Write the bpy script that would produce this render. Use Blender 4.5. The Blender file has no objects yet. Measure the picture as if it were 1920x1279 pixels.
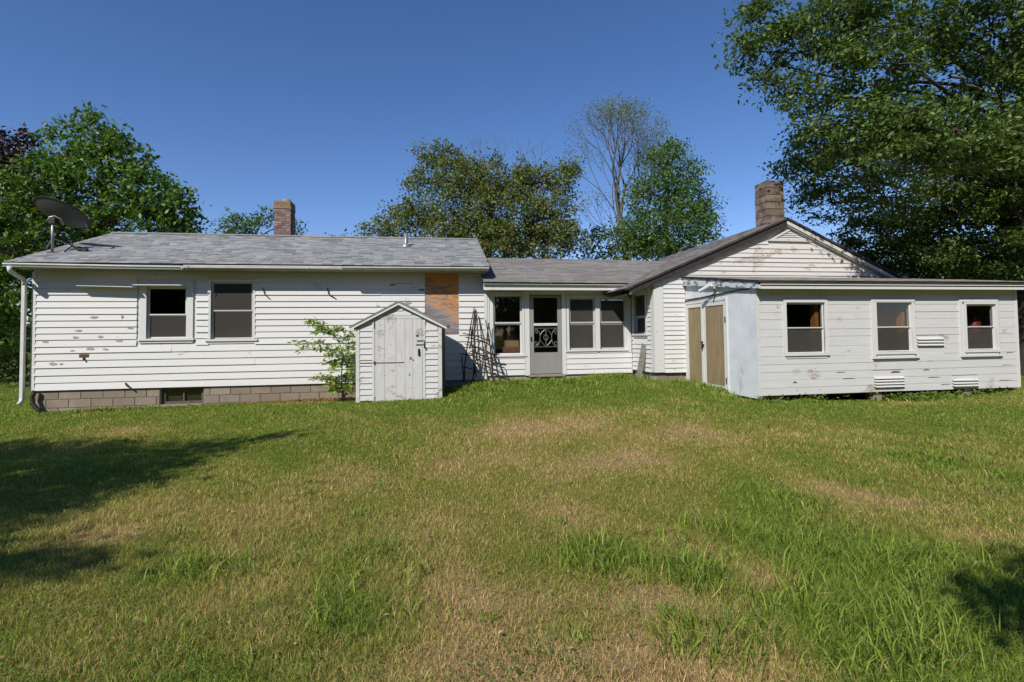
import bpy, bmesh, math, random
import numpy as np
from mathutils import Vector, Matrix

random.seed(11)
RNG = np.random.default_rng(11)
S = bpy.context.scene
COL = S.collection
R = math.radians

# ------------------------------------------------------------------ camera
cam_d = bpy.data.cameras.new('camera')
cam = bpy.data.objects.new('camera', cam_d)
COL.objects.link(cam)
cam_d.sensor_width = 36.0
cam_d.lens = 976.3 / 1920 * 36
cam_d.shift_y = -47.83 / 1920
cam_d.clip_end = 3000
yaw, pitch, roll = 0.16854, 0.03625, -0.01144
r_ = Vector((math.cos(yaw), -math.sin(yaw), 0))
f_ = Vector((math.sin(yaw), math.cos(yaw), 0))
u_ = Vector((0, 0, 1))
F2 = f_ * math.cos(pitch) + u_ * math.sin(pitch)
u2 = u_ * math.cos(pitch) - f_ * math.sin(pitch)
r3 = r_ * math.cos(roll) + u2 * math.sin(roll)
u3 = u2 * math.cos(roll) - r_ * math.sin(roll)
cm = Matrix((r3, u3, -F2)).transposed().to_4x4()
cm.translation = Vector((0, 0, 1.42))
cam.matrix_world = cm
S.camera = cam

# ------------------------------------------------------------------ light
SUN_AZ, SUN_EL = R(38), R(40)       # the sun stands behind the camera to the left
w = bpy.data.worlds.new("World"); S.world = w; w.use_nodes = True
nt = w.node_tree
bg = nt.nodes['Background']
sky = nt.nodes.new('ShaderNodeTexSky'); sky.sky_type = 'NISHITA'; sky.sun_disc = False
sky.sun_elevation = SUN_EL
sky.sun_rotation = math.pi + SUN_AZ
sky.air_density = 1.0; sky.dust_density = 0.0; sky.ozone_density = 4.0; sky.altitude = 1800
hs = nt.nodes.new('ShaderNodeHueSaturation'); hs.inputs['Saturation'].default_value = 1.18; hs.inputs['Value'].default_value = 1.06
nt.links.new(sky.outputs[0], hs.inputs['Color']); tn = nt.nodes.new('ShaderNodeMix'); tn.data_type = 'RGBA'; tn.blend_type = 'MULTIPLY'; tn.inputs[0].default_value = 1; tn.inputs[7].default_value = (1.30, 1.0, 1.0, 1)
nt.links.new(hs.outputs[0], tn.inputs[6]); nt.links.new(tn.outputs[2], bg.inputs[0]); bg.inputs[1].default_value = 0.12
sd = bpy.data.lights.new('sun', 'SUN'); sd.energy = 4.6; sd.angle = R(0.5); sd.color = (1.0, 0.945, 0.86)
so = bpy.data.objects.new('sun', sd); COL.objects.link(so)
sdir = Vector((math.sin(SUN_AZ) * math.cos(SUN_EL), math.cos(SUN_AZ) * math.cos(SUN_EL), -math.sin(SUN_EL)))
so.rotation_euler = sdir.to_track_quat('-Z', 'Y').to_euler()
so.location = (-10, -12, 20)
S.view_settings.view_transform = 'Standard'; S.view_settings.look = 'None'
S.view_settings.gamma = 1; S.view_settings.use_curve_mapping = False
S.view_settings.exposure = 0.12

# ------------------------------------------------------------------ object helpers
def tag(o, label=None, cat=None, group=None, kind=None):
    if label: o['label'] = label
    if cat: o['category'] = cat
    if group: o['group'] = group
    if kind: o['kind'] = kind
    return o

def thing(name, label, cat, loc=(0, 0, 0), group=None):
    o = bpy.data.objects.new(name, None); COL.objects.link(o)
    o.location = sec(loc); o.empty_display_size = 0.3
    return tag(o, label, cat, group)

SEC = [1.0, (0.0, 0.0, 0.0)]      # scale and offset applied to the group being built
def sec(v): k = SEC[0]; o = SEC[1]; return (v[0] * k + o[0], v[1] * k + o[1], v[2] * k + o[2])
WING_CAM_SCALE = [1.0958, (0.0, 0.0, -0.136)]  # wing, shed and left-side items enlarged about the camera, flush with the connector
def put(o, parent):
    """parent o while its coordinates stay world coordinates"""
    if parent is not None:
        o.parent = parent
        t = Vector((0, 0, 0)); p = parent
        if p.type == 'EMPTY': t = Vector(p.location)
        o.matrix_parent_inverse = Matrix.Translation(-t)
    return o

class MB:
    def __init__(s): s.v = []; s.f = []
    def add(s, vs, fs):
        n = len(s.v); s.v += [tuple(v) for v in vs]; s.f += [tuple(i + n for i in f) for f in fs]; return s
    def hexa(s, p):
        """8 points: bottom 0-3 ring, top 4-7 ring"""
        return s.add(p, [(3, 2, 1, 0), (4, 5, 6, 7), (0, 1, 5, 4), (1, 2, 6, 5), (2, 3, 7, 6), (3, 0, 4, 7)])
    def box(s, x0, x1, y0, y1, z0, z1):
        return s.hexa([(x0, y0, z0), (x1, y0, z0), (x1, y1, z0), (x0, y1, z0), (x0, y0, z1), (x1, y0, z1), (x1, y1, z1), (x0, y1, z1)])
    def fbox(s, F, u0, u1, d0, d1, z0, z1):
        c = [(u0, d1, z0), (u1, d1, z0), (u1, d0, z0), (u0, d0, z0), (u0, d1, z1), (u1, d1, z1), (u1, d0, z1), (u0, d0, z1)]
        return s.hexa([F.p(*q) for q in c])
    def prism(s, poly, ext):
        """poly: list of 3D points, ext: vector"""
        n = len(poly); e = Vector(ext)
        a = [Vector(p) for p in poly]; b = [p + e for p in a]
        return s.add(a + b, [tuple(range(n - 1, -1, -1)), tuple(range(n, 2 * n))] + [(i, (i + 1) % n, n + (i + 1) % n, n + i) for i in range(n)])
    def tube(s, path, rad, n=8, cap=True):
        path = [Vector(p) for p in path]
        if not hasattr(rad, '__len__'): rad = [rad] * len(path)
        rings = []; prev = None
        for i, p in enumerate(path):
            t = (path[min(i + 1, len(path) - 1)] - path[max(i - 1, 0)]).normalized()
            if prev is None:
                a = t.orthogonal().normalized()
            else:
                a = (prev - t * prev.dot(t))
                a = a.normalized() if a.length > 1e-5 else t.orthogonal().normalized()
            prev = a; b = t.cross(a)
            rings.append([p + (a * math.cos(2 * math.pi * k / n) + b * math.sin(2 * math.pi * k / n)) * rad[i] for k in range(n)])
        vs = [v for r in rings for v in r]
        fs = [(i * n + k, i * n + (k + 1) % n, (i + 1) * n + (k + 1) % n, (i + 1) * n + k) for i in range(len(path) - 1) for k in range(n)]
        if cap: fs += [tuple(range(n - 1, -1, -1)), tuple((len(path) - 1) * n + k for k in range(n))]
        return s.add(vs, fs)
    def lathe(s, c, prof, n=16):
        """prof: (radius, z)"""
        c = Vector(c)
        vs = [c + Vector((r * math.cos(2 * math.pi * k / n), r * math.sin(2 * math.pi * k / n), z)) for r, z in prof for k in range(n)]
        fs = [(i * n + k, i * n + (k + 1) % n, (i + 1) * n + (k + 1) % n, (i + 1) * n + k) for i in range(len(prof) - 1) for k in range(n)]
        return s.add(vs, fs)
    def build(s, name, mat, parent=None, smooth=False, bevel=0):
        me = bpy.data.meshes.new(name); me.from_pydata([sec(v) for v in s.v], [], s.f); me.update()
        if smooth:
            me.polygons.foreach_set('use_smooth', [True] * len(me.polygons))
        if mat: me.materials.append(mat)
        o = bpy.data.objects.new(name, me); COL.objects.link(o)
        if bevel:
            m = o.modifiers.new('bevel', 'BEVEL'); m.width = bevel; m.segments = 2; m.limit_method = 'ANGLE'
        put(o, parent)
        return o

class Frame:
    """wall frame: u along the wall, d out of the wall, z up"""
    def __init__(s, O, U, N): s.O = Vector(O); s.U = Vector(U).normalized(); s.N = Vector(N).normalized()
    def p(s, u, d, z): return s.O + s.U * u + s.N * d + Vector((0, 0, z))

def np_mesh(name, verts, faces, mat, parent=None, cols=None, kind=None, smooth=False):
    """verts (n,3), faces (m,k) with k = 3 or 4"""
    me = bpy.data.meshes.new(name)
    n, m, k = len(verts), len(faces), faces.shape[1]
    me.vertices.add(n); me.vertices.foreach_set('co', verts.astype(np.float32).ravel())
    me.loops.add(m * k); me.loops.foreach_set('vertex_index', faces.astype(np.int32).ravel())
    me.polygons.add(m); me.polygons.foreach_set('loop_start', np.arange(0, m * k, k, dtype=np.int32))
    try: me.polygons.foreach_set('loop_total', np.full(m, k, dtype=np.int32))
    except Exception: pass
    if cols is not None:
        a = me.color_attributes.new('col', 'FLOAT_COLOR', 'POINT')
        c4 = np.ones((n, 4), np.float32); c4[:, :3] = cols
        a.data.foreach_set('color', c4.ravel())
    if smooth: me.polygons.foreach_set('use_smooth', np.ones(m, bool))
    me.update(calc_edges=True); me.validate()
    me.materials.append(mat)
    o = bpy.data.objects.new(name, me); COL.objects.link(o); put(o, parent)
    if kind: o['kind'] = kind
    return o

# ------------------------------------------------------------------ materials
class NT:
    def __init__(s, name):
        s.m = bpy.data.materials.new(name); s.m.use_nodes = True; s.t = s.m.node_tree
        s.b = s.t.nodes['Principled BSDF']; s.out = s.t.nodes['Material Output']
    def n(s, ty, **kw):
        x = s.t.nodes.new(ty)
        for k, v in kw.items():
            if k.startswith('i_'):
                k = k[2:]; k = int(k) if k.isdigit() else k
                x.inputs[k].default_value = v
            else: setattr(x, k, v)
        return x
    def l(s, a, b): s.t.links.new(a, b)
    def pos(s, sc=(1, 1, 1), obj=False):
        g = s.n('ShaderNodeTexCoord').outputs['Object'] if obj else s.n('ShaderNodeNewGeometry').outputs['Position']
        mp = s.n('ShaderNodeMapping'); mp.inputs['Scale'].default_value = sc
        s.l(g, mp.inputs['Vector']); return mp.outputs[0]
    def noise(s, sc=(1, 1, 1), scale=1, detail=4, rough=.55, dist=0, vec=None):
        x = s.n('ShaderNodeTexNoise'); x.inputs['Scale'].default_value = scale; x.inputs['Detail'].default_value = detail
        x.inputs['Roughness'].default_value = rough; x.inputs['Distortion'].default_value = dist
        s.l(vec if vec is not None else s.pos(sc), x.inputs['Vector']); return x.outputs['Fac']
    def ramp(s, fac, stops, interp='LINEAR'):
        x = s.n('ShaderNodeValToRGB'); x.color_ramp.interpolation = interp
        e = x.color_ramp.elements
        while len(e) < len(stops): e.new(0.5)
        for q, (p, c) in zip(e, stops):
            q.position = p; q.color = (*c, 1) if hasattr(c, '__len__') else (c, c, c, 1)
        s.l(fac, x.inputs[0]); return x.outputs[0]
    def mix(s, fac, a, b, mode='MIX'):
        x = s.n('ShaderNodeMix'); x.data_type = 'RGBA'; x.blend_type = mode
        for sock, val in ((x.inputs[0], fac), (x.inputs[6], a), (x.inputs[7], b)):
            if hasattr(val, 'is_output'): s.l(val, sock)
            elif hasattr(val, '__len__'): sock.default_value = (*val, 1)
            else: sock.default_value = val
        return x.outputs[2]
    def math(s, op, a, b=0, c=None):
        x = s.n('ShaderNodeMath'); x.operation = op
        for i, v in enumerate((a, b) if c is None else (a, b, c)):
            if hasattr(v, 'is_output'): s.l(v, x.inputs[i])
            else: x.inputs[i].default_value = v
        return x.outputs[0]
    def bump(s, h, strength=.3, dist=.01):
        x = s.n('ShaderNodeBump'); x.inputs['Strength'].default_value = strength; x.inputs['Distance'].default_value = dist
        s.l(h, x.inputs['Height']); s.l(x.outputs[0], s.b.inputs['Normal'])
    def rnd(s):
        """random number per object and per island"""
        a = s.n('ShaderNodeObjectInfo').outputs['Random']; g = s.n('ShaderNodeNewGeometry').outputs['Random Per Island']
        return s.math('FRACT', s.math('ADD', a, g))
    def fin(s, color=None, rough=.6, spec=.3, metal=0):
        if color is not None:
            if hasattr(color, 'is_output'): s.l(color, s.b.inputs['Base Color'])
            else: s.b.inputs['Base Color'].default_value = (*color, 1)
        if hasattr(rough, 'is_output'): s.l(rough, s.b.inputs['Roughness'])
        else: s.b.inputs['Roughness'].default_value = rough
        s.b.inputs['Specular IOR Level'].default_value = spec; s.b.inputs['Metallic'].default_value = metal
        return s.m

def painted(name, base=(.74, .74, .735), peel=.62, wood=(.26, .22, .19), dirt=.25, grain=(3, 3, 40), tint=(.62, .60, .55), pscale=1.6):
    k = NT(name)
    streak = k.noise(grain, 1.0, 5, .65)
    big = k.noise((1.1, 1.1, 1.6), pscale, 5, .6)
    fine = k.noise((14, 14, 60), 1.0, 4, .6)
    c = k.mix(k.ramp(streak, [(.35, 0), (.75, dirt)]), base, tint)
    c = k.mix(k.ramp(k.rnd(), [(0, 0), (1, .22)]), c, (base[0] * .82, base[1] * .82, base[2] * .82))
    mask = k.math('MULTIPLY', k.ramp(big, [(peel, 0), (peel + .05, 1)]), k.ramp(fine, [(.42, 0), (.55, 1)]))
    wc = k.mix(fine, wood, (wood[0] * 1.7, wood[1] * 1.65, wood[2] * 1.6))
    c = k.mix(mask, c, wc)
    spots = k.noise((9, 9, 16), 1.0, 3, .5)
    c = k.mix(k.ramp(spots, [(.70, 0), (.74, .75)]), c, (wood[0] * 1.3, wood[1] * 1.3, wood[2] * 1.3))
    k.bump(k.math('SUBTRACT', streak, mask), .25, .006)
    return k.fin(c, .62, .25)

def plain(name, c, rough=.6, spec=.3, metal=0, var=.25, sc=6, bump=0):
    k = NT(name)
    f = k.noise((1, 1, 1), sc, 5, .6)
    col = k.mix(k.ramp(f, [(.3, 0), (.7, 1)]), c, tuple(x * (1 - var) for x in c))
    if bump: k.bump(f, bump, .01)
    return k.fin(col, rough, spec, metal)

M = {}
M['siding'] = painted('white_clapboard_paint', peel=.66, base=(.645, .64, .63), dirt=.18)
M['siding_g'] = painted('white_gable_paint', peel=.565, base=(.63, .61, .585), dirt=.5)
M['annex'] = painted('dull_white_board_paint', base=(.60, .60, .595), peel=.62, dirt=.35, grain=(2.5, 2.5, 30), tint=(.42, .41, .38))
M['trim'] = painted('white_trim_paint', base=(.62, .62, .61), peel=.66, grain=(6, 6, 6), dirt=.25)
M['shed'] = painted('worn_shed_paint', base=(.57, .565, .56), peel=.57, dirt=.6, grain=(22, 22, 2.5), tint=(.36, .35, .34), wood=(.22, .20, .18), pscale=2.5)
M['shed_b'] = painted('worn_shed_board_paint', base=(.58, .58, .575), peel=.58, dirt=.5, grain=(5, 5, 50), tint=(.36, .35, .34), wood=(.22, .20, .18), pscale=2.5)
M['bare_wood'] = plain('weathered_bare_wood', (.16, .13, .10), .85, .1, var=.5, sc=20, bump=.3)
M['dead_twig'] = plain('dead_twig', (.075, .06, .05), .9, .1, var=.5, sc=25)
M['soffit'] = plain('soffit_shade_tone', (.36, .34, .26), .8, .1, var=.25, sc=3)  # white soffit with eave shade and green bounce light mixed into its colour
M['bluewall'] = None
k = NT('pale_blue_wall_paint')
n1 = k.noise((1, 1.3, 1.6), 1.8, 5, .6); n2 = k.noise((1, 1, 1), 14, 4, .6); n3 = k.noise((3, 3, 1.2), 2.2, 5, .65, .5)
c = k.mix(k.ramp(n1, [(.35, 0), (.65, 1)]), (.66, .69, .705), (.54, .585, .62))
c = k.mix(k.ramp(n3, [(.60, 0), (.68, .6)]), c, (.30, .31, .30))
k.bump(n2, .1, .004); M['bluewall'] = k.fin(c, .6, .25)
k = NT('white_rake_paint'); n = k.noise((3, 3, 8), 2, 5, .6)
M['bluetrim'] = k.fin(k.mix(k.ramp(n, [(.5, 0), (.56, 1)]), (.54, .58, .60), (.13, .17, .18)), .7, .2)
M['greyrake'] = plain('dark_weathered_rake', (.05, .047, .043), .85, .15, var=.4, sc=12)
k = NT('ribbed_tan_panel'); n1 = k.noise((10, 10, .8), 1.5, 4, .6); n2 = k.noise((1, 1, 1), 1.6, 4, .6)
c = k.mix(k.ramp(n1, [(.35, 0), (.7, 1)]), (.25, .19, .105), (.17, .145, .07))
c = k.mix(k.ramp(n2, [(.45, 0), (.65, .5)]), c, (.30, .20, .14)); M['tanpanel'] = k.fin(c, .5, .3)
# shingles
def shingle(name, a, b, cc):
    k = NT(name); r = k.rnd()
    c = k.ramp(r, [(0, a), (.45, b), (1, cc)])
    g = k.noise((1, 1, 1), 220, 2, .5); big = k.noise((1, 1, 1), .8, 4, .6)
    c = k.mix(k.ramp(g, [(.3, 0), (.7, .45)]), c, (.06, .06, .06), 'MIX')
    c = k.mix(k.ramp(big, [(.4, 0), (.7, .3)]), c, (.26, .23, .20))
    k.bump(g, .4, .004); return k.fin(c, .95, .15)
M['shingle'] = shingle('grey_blue_shingle', (.22, .232, .24), (.32, .333, .335), (.42, .425, .42))
M['shingle_old'] = shingle('brown_grey_shingle', (.215, .20, .19), (.25, .235, .222), (.285, .27, .255))
M['tar'] = plain('dark_roof_edge', (.07, .06, .055), .9, .1, var=.5)
k = NT('roll_roofing'); n = k.noise((1, 1, 1), 3, 5, .6)
M['roll'] = k.fin(k.ramp(n, [(.35, (.13, .115, .105)), (.55, (.30, .27, .24)), (.70, (.30, .13, .07))]), .9, .15)
# masonry
k = NT('concrete_block'); n = k.noise((1, 1, 1), 3, 5, .6); g = k.noise((1, 1, 1), 60, 4, .6); r = k.rnd()
c = k.mix(r, (.25, .20, .155), (.35, .295, .24)); c = k.mix(k.ramp(n, [(.45, 0), (.7, .7)]), c, (.22, .165, .13)); c = k.mix(k.ramp(g, [(.35, .5), (.6, 0)]), c, (.12, .10, .085))
k.bump(g, .5, .006); M['block'] = k.fin(c, .95, .1)
M['mortar'] = plain('block_mortar', (.40, .36, .31), .95, .1, var=.3, sc=20, bump=.3)
k = NT('chimney_brick'); r = k.rnd(); n = k.noise((1, 1, 1), 9, 5, .6)
c = k.ramp(r, [(0, (.13, .085, .08)), (.6, (.20, .13, .12)), (.85, (.26, .18, .16)), (1, (.34, .26, .22))]); c = k.mix(k.ramp(n, [(.5, 0), (.7, .6)]), c, (.30, .25, .22))
k.bump(n, .4, .006); M['brick'] = k.fin(c, .95, .1)
k = NT('chimney_cap_brick'); r = k.rnd()
M['capbrick'] = k.fin(k.ramp(r, [(0, (.20, .17, .13)), (.5, (.32, .18, .10)), (.8, (.30, .25, .20)), (1, (.16, .15, .10))]), .95, .1)
k = NT('chimney_block'); n = k.noise((1, 1, 1.5), 3.5, 5, .6); g = k.noise((1, 1, 1), 40, 4, .6); r = k.rnd()
c = k.mix(r, (.15, .115, .09), (.27, .215, .175)); c = k.mix(k.ramp(n, [(.45, 0), (.6, .75)]), c, (.09, .065, .05)); k.bump(g, .5, .008)
M['chimblock'] = k.fin(c, .95, .1)
# metal
M['white_metal'] = plain('white_gutter_metal', (.66, .66, .63), .45, .4, var=.2, sc=4)
M['alu'] = plain('aluminium_frame', (.50, .49, .47), .45, .5, var=.15, sc=8)
M['galv'] = plain('galvanised_steel', (.36, .37, .36), .45, .5, .6, var=.3, sc=15)
M['dark_metal'] = plain('dark_metal', (.035, .032, .03), .6, .4, .3, var=.4, sc=30)
M['dish'] = plain('dish_grey_paint', (.075, .078, .09), .5, .4, 0, var=.12, sc=3)
M['door_grey'] = plain('storm_door_grey', (.27, .265, .25), .5, .35, 0, var=.1, sc=5)
M['rust'] = plain('rusty_iron', (.17, .085, .05), .85, .2, .3, var=.5, sc=25)
M['black_rubber'] = plain('black_rubber', (.03, .025, .02), .7, .3, 0, var=.3)
M['inside'] = plain('dim_room_plaster', (.27, .23, .19), .9, .1, var=.2, sc=2)
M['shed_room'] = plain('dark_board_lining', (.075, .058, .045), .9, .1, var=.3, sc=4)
M['cardboard'] = plain('cardboard', (.46, .29, .17), .85, .1, var=.2, sc=8)
M['cardboard_red'] = plain('faded_red_cardboard', (.34, .16, .13), .85, .1, var=.4, sc=18)
M['pine'] = plain('orange_pine', (.46, .20, .075), .7, .2, var=.35, sc=12)
M['red'] = plain('dull_red_glaze', (.40, .045, .03), .4, .4, var=.3)
M['curtain'] = plain('grey_green_blind', (.24, .30, .29), .9, .1, var=.15)
M['concrete'] = plain('old_concrete', (.32, .29, .25), .95, .1, var=.35, sc=9, bump=.4)
M['white_plastic'] = plain('white_plastic', (.75, .75, .74), .35, .4, var=.05)
M['hinge'] = plain('worn_black_hinge', (.10, .08, .07), .7, .3, .2, var=.5, sc=40)
# plywood
k = NT('weathered_plywood'); n = k.noise((1.2, 1, 4), 1.6, 6, .62, 1.2); n2 = k.noise((1, 1, 1), 30, 4, .6)
gm = k.n('ShaderNodeSeparateXYZ'); k.l(k.pos(), gm.inputs[0])
m1 = k.math('MULTIPLY_ADD', gm.outputs['Z'], 0.42, -0.43)
m3 = k.math('MULTIPLY_ADD', gm.outputs['X'], .26, -.11)
m2 = k.math('ADD', k.math('ADD', m1, m3), k.math('MULTIPLY', k.math('SUBTRACT', n, .5), 1.0))
c = k.ramp(m2, [(.30, (.19, .175, .175)), (.46, (.30, .26, .25)), (.49, (.50, .24, .10)), (.535, (.58, .26, .08)), (.57, (.26, .19, .15)), (.64, (.30, .18, .11)), (.70, (.56, .25, .08))])
k.bump(n, .2, .01); M['ply'] = k.fin(c, .85, .15)
# glass: thin pane
k = NT('window_glass'); k.t.nodes.remove(k.b)
tr = k.n('ShaderNodeBsdfTransparent'); tr.inputs[0].default_value = (.80, .82, .80, 1)
gl = k.n('ShaderNodeBsdfGlossy'); gl.inputs['Roughness'].default_value = .03; gl.inputs[0].default_value = (1, 1, 1, 1)
fr = k.n('ShaderNodeLayerWeight'); fr.inputs[0].default_value = .5
mx = k.n('ShaderNodeMixShader'); k.l(k.math('MULTIPLY_ADD', k.math('POWER', fr.outputs['Facing'], 4.0), .8, .045), mx.inputs[0]); k.l(tr.outputs[0], mx.inputs[1]); k.l(gl.outputs[0], mx.inputs[2]); k.l(mx.outputs[0], k.out.inputs[0]); M['glass'] = k.m
k = NT('insect_mesh'); k.t.nodes.remove(k.b)
tr = k.n('ShaderNodeBsdfTransparent'); df = k.n('ShaderNodeBsdfDiffuse'); df.inputs[0].default_value = (.085, .078, .072, 1)
mx = k.n('ShaderNodeMixShader'); mx.inputs[0].default_value = .5; k.l(tr.outputs[0], mx.inputs[1]); k.l(df.outputs[0], mx.inputs[2]); k.l(mx.outputs[0], k.out.inputs[0]); M['screen'] = k.m

def leafmat(name, transl=.35, rough=.45, spec=.35):
    k = NT(name)
    a = k.n('ShaderNodeVertexColor'); a.layer_name = 'col'
    k.l(a.outputs[0], k.b.inputs['Base Color']); k.b.inputs['Roughness'].default_value = rough; k.b.inputs['Specular IOR Level'].default_value = spec
    t = k.n('ShaderNodeBsdfTranslucent')
    tc = k.mix(1.0, a.outputs[0], (1.25, 1.35, .5), 'MULTIPLY'); k.l(tc, t.inputs[0])
    mx = k.n('ShaderNodeMixShader'); mx.inputs[0].default_value = transl
    k.l(k.b.outputs[0], mx.inputs[1]); k.l(t.outputs[0], mx.inputs[2]); k.l(mx.outputs[0], k.out.inputs[0]); return k.m
M['leaf'] = leafmat('tree_leaf', .34)
M['blade'] = leafmat('grass_blade', .30, .6, .2)
k = NT('bark'); n = k.noise((6, 6, 1.5), 3, 5, .65)
k.bump(n, .6, .03); M['bark'] = k.fin(k.ramp(n, [(.3, (.045, .035, .028)), (.7, (.13, .105, .085))]), .95, .1)
k = NT('pale_bark'); n = k.noise((6, 6, 1.5), 3, 5, .65)
M['palebark'] = k.fin(k.ramp(n, [(.3, (.085, .08, .07)), (.7, (.17, .16, .14))]), .95, .1)

# ------------------------------------------------------------------ lawn
GP = np.array([(-10.41, 13.15, -0.289), (-9.75, 13.15, -0.268), (-8.33, 13.15, -0.142), (-5.92, 13.15, -0.125), (-3.62, 13.15, -0.081), (-2.19, 13.15, -0.076), (-1.42, 11.73, -0.015), (0.39, 11.94, 0.006), (1.1, 13.15, 0.226), (-13.15, 13.15, -0.3), (-4.38, 9.86, -0.147),
    (2.8, 13.0, .27), (2.8, 12.2, .25), (5.4, 13, .30), (5.55, 11.76, .35), (6.28, 11.76, .21), (6.26, 9.03, .11), (8.8, 9.03, .075), (8.8, 9.6, .02), (10.5, 9.6, .02), (10.5, 9.03, .095), (12.3, 9.03, .14), (14, 9, .15), (0, 2, 0), (0, 5, 0), (0, 8, .02), (-4, 5, 0), (-8, 6, -.06), (5, 5, .03), (8, 3, 0), (10, 6, .05), (4, 9, .12), (2, 10.5, .14),
    (3, 17, .2), (-5, 17, -.1), (10, 14, .1), (-12, 18, -.3), (16, 14, .1), (-20, 20, -.45), (20, 20, .1), (0, 24, 0), (-8, -4, 0), (8, -4, 0)])
def gz(x, y):
    x = np.asarray(x, float); y = np.asarray(y, float)
    sh = x.shape; x = x.ravel(); y = y.ravel()
    out = np.empty(len(x))
    for a in range(0, len(x), 60000):
        d2 = (x[a:a + 60000, None] - GP[None, :, 0]) ** 2 + (y[a:a + 60000, None] - GP[None, :, 1]) ** 2
        wt = np.exp(-d2 / 1.6) + 1e-4 / (1 + d2) ** 1.2
        out[a:a + 60000] = (wt * GP[None, :, 2]).sum(1) / wt.sum(1)
    out += .012 * np.sin(x * 2.3 + 1.7 * np.sin(y * 1.3)) * np.cos(y * 2.9 + x)
    return (out - .02).reshape(sh)

DRY = [(1.61, 7.67, .85, .5, 1.1), (2.23, 5.66, .76, .4, .9), (3.88, 3.71, .29, .28, .9), (1.96, 2.83, .24, .3, 1), (1.28, 2.73, .35, .28, .9), (.73, 2.15, .5, .25, 1.3), (1.32, 2.11, .4, .22, 1.2), (.24, 2.71, .16, .5, .8), (-2.29, 4.31, .23, .16, 1), (-.78, 3.51, .13, .16, .7),
    (3.45, 6.63, .7, .5, .8), (-5.12, 10.03, .38, .3, 1.1), (.01, 2.32, .18, .15, .6), (-.71, 2.74, .15, .15, .5), (.58, 2.81, .23, .22, .7), (3.57, 4.14, .27, .34, .8), (3.76, 3.0, .21, .15, .7), (1.79, 3.39, .21, .26, .8), (-1.57, 4.63, .26, .21, .5), (-.6, 5.38, .42, .4, .5), (.51, 6.04, .36, .39, .5), (1.11, 4.08, .25, .3, .5), (9.2, 8.5, .5, .25, 1), (-2.6, 12.6, .8, .3, 1.2), (5.8, 6.5, .8, .6, .5)]
LUSH = [(1.12, 3.34, .24, .2, 1), (1.61, 2.93, .19, .19, 1.1), (2.01, 2.22, .5, .34, .9), (2.36, 3.28, .42, .34, .8), (2.74, 2.64, .59, .4, 1), (5.31, 4.74, .32, .37, .5), (1.46, 2.16, .18, .14, .7), (2.88, 4.06, .26, .26, .5), (-.39, 2.78, .32, .26, .45), (-.33, 3.54, .24, .17, .5), (5.45, 4.09, .28, .29, .4), (-1.3, 3.58, .26, .15, .5), (1.2, 2.35, .07, .16, .7),
    (2.1, 12.3, 1.3, .7, 1.1), (4.6, 12.5, 1.2, .6, 1.1), (1.2, 12.5, .5, .4, .8), (3.2, 11.0, 2.0, .6, .35), (10.1, 8.8, .7, .12, .7), (7.2, 8.7, .5, .12, .3), (6.2, 10.5, .5, 1.2, .8), (-7.0, 12.8, 1.3, .2, .4)]
def blobs(x, y, L):
    o = np.zeros(len(x))
    for cx, cy, rx, ry, a in L: o += a * np.exp(-(((x - cx) / rx) ** 2 + ((y - cy) / ry) ** 2) * .8)
    return o
_nk = RNG.normal(size=(28, 2)); _nk /= np.linalg.norm(_nk, axis=1)[:, None]
_nf = np.exp(RNG.uniform(np.log(.5), np.log(9), 28)); _np = RNG.uniform(0, 6.28, 28)
def fnoise(x, y, lo=0, hi=28):
    o = np.zeros(len(x))
    for i in range(lo, hi): o += np.sin((x * _nk[i, 0] + y * _nk[i, 1]) * _nf[i] + _np[i]) 
    return o / math.sqrt(hi - lo)
def dryness(x, y):
    """0 lush green ... 1 straw"""
    near = np.clip((8.0 - y) / 6, 0, 1)
    d = .24 + .08 * near + .17 * fnoise(x, y) + .56 * blobs(x, y, DRY) - .40 * blobs(x, y, LUSH)
    d -= .18 * np.clip((y - 8.2) / 2, 0, 1)
    return np.clip(d, 0, 1)
GREEN = np.array((.165, .225, .035)); DEEP = np.array((.105, .155, .025)); STRAW = np.array((.62, .45, .21)); OLIVE = np.array((.36, .32, .085)); SOIL = np.array((.35, .245, .12)); LIME = np.array((.30, .42, .06))
def gcol(d):
    d = d[:, None]
    a = GREEN * .75 + (OLIVE * .75 - GREEN * .75) * np.clip(d / .45, 0, 1)
    return a + (np.array((.37, .275, .14)) - a) * np.clip((d - .4) / .4, 0, 1)

def axis(lo, hi, st, far, sides):
    c = list(np.arange(lo, hi + 1e-6, st)); a = []; x = st
    p = c[0]; q = c[-1]; left = []; right = []
    while p > -far: x *= 1.35; p -= x; left.append(p)
    x = st
    while q < far: x *= 1.35; q += x; right.append(q)
    return np.array(left[::-1] + c + right)
gx = axis(-13, 16, .14, 700, 0); gy = axis(0, 14, .14, 700, 0)
XX, YY = np.meshgrid(gx, gy, indexing='ij')
xf, yf = XX.ravel(), YY.ravel()
zf = gz(xf, yf)
far = np.clip((np.hypot(xf, yf) - 30) / 60, 0, 1)
zf = zf * (1 - far)
nx, ny = len(gx), len(gy)
ii, jj = np.meshgrid(np.arange(nx - 1), np.arange(ny - 1), indexing='ij')
q = (ii * ny + jj).ravel()
fc = np.stack([q, q + ny, q + ny + 1, q + 1], 1)
k = NT('lawn_soil_and_thatch'); a = k.n('ShaderNodeVertexColor'); a.layer_name = 'col'
n = k.noise((1, 1, 1), 40, 5, .7); n2 = k.noise((1, 1, 1), 4, 5, .6)
c = k.mix(1.0, a.outputs[0], k.ramp(n, [(.3, (.45, .45, .4)), (.7, (1.25, 1.2, 1.1))]), 'MULTIPLY')
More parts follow.
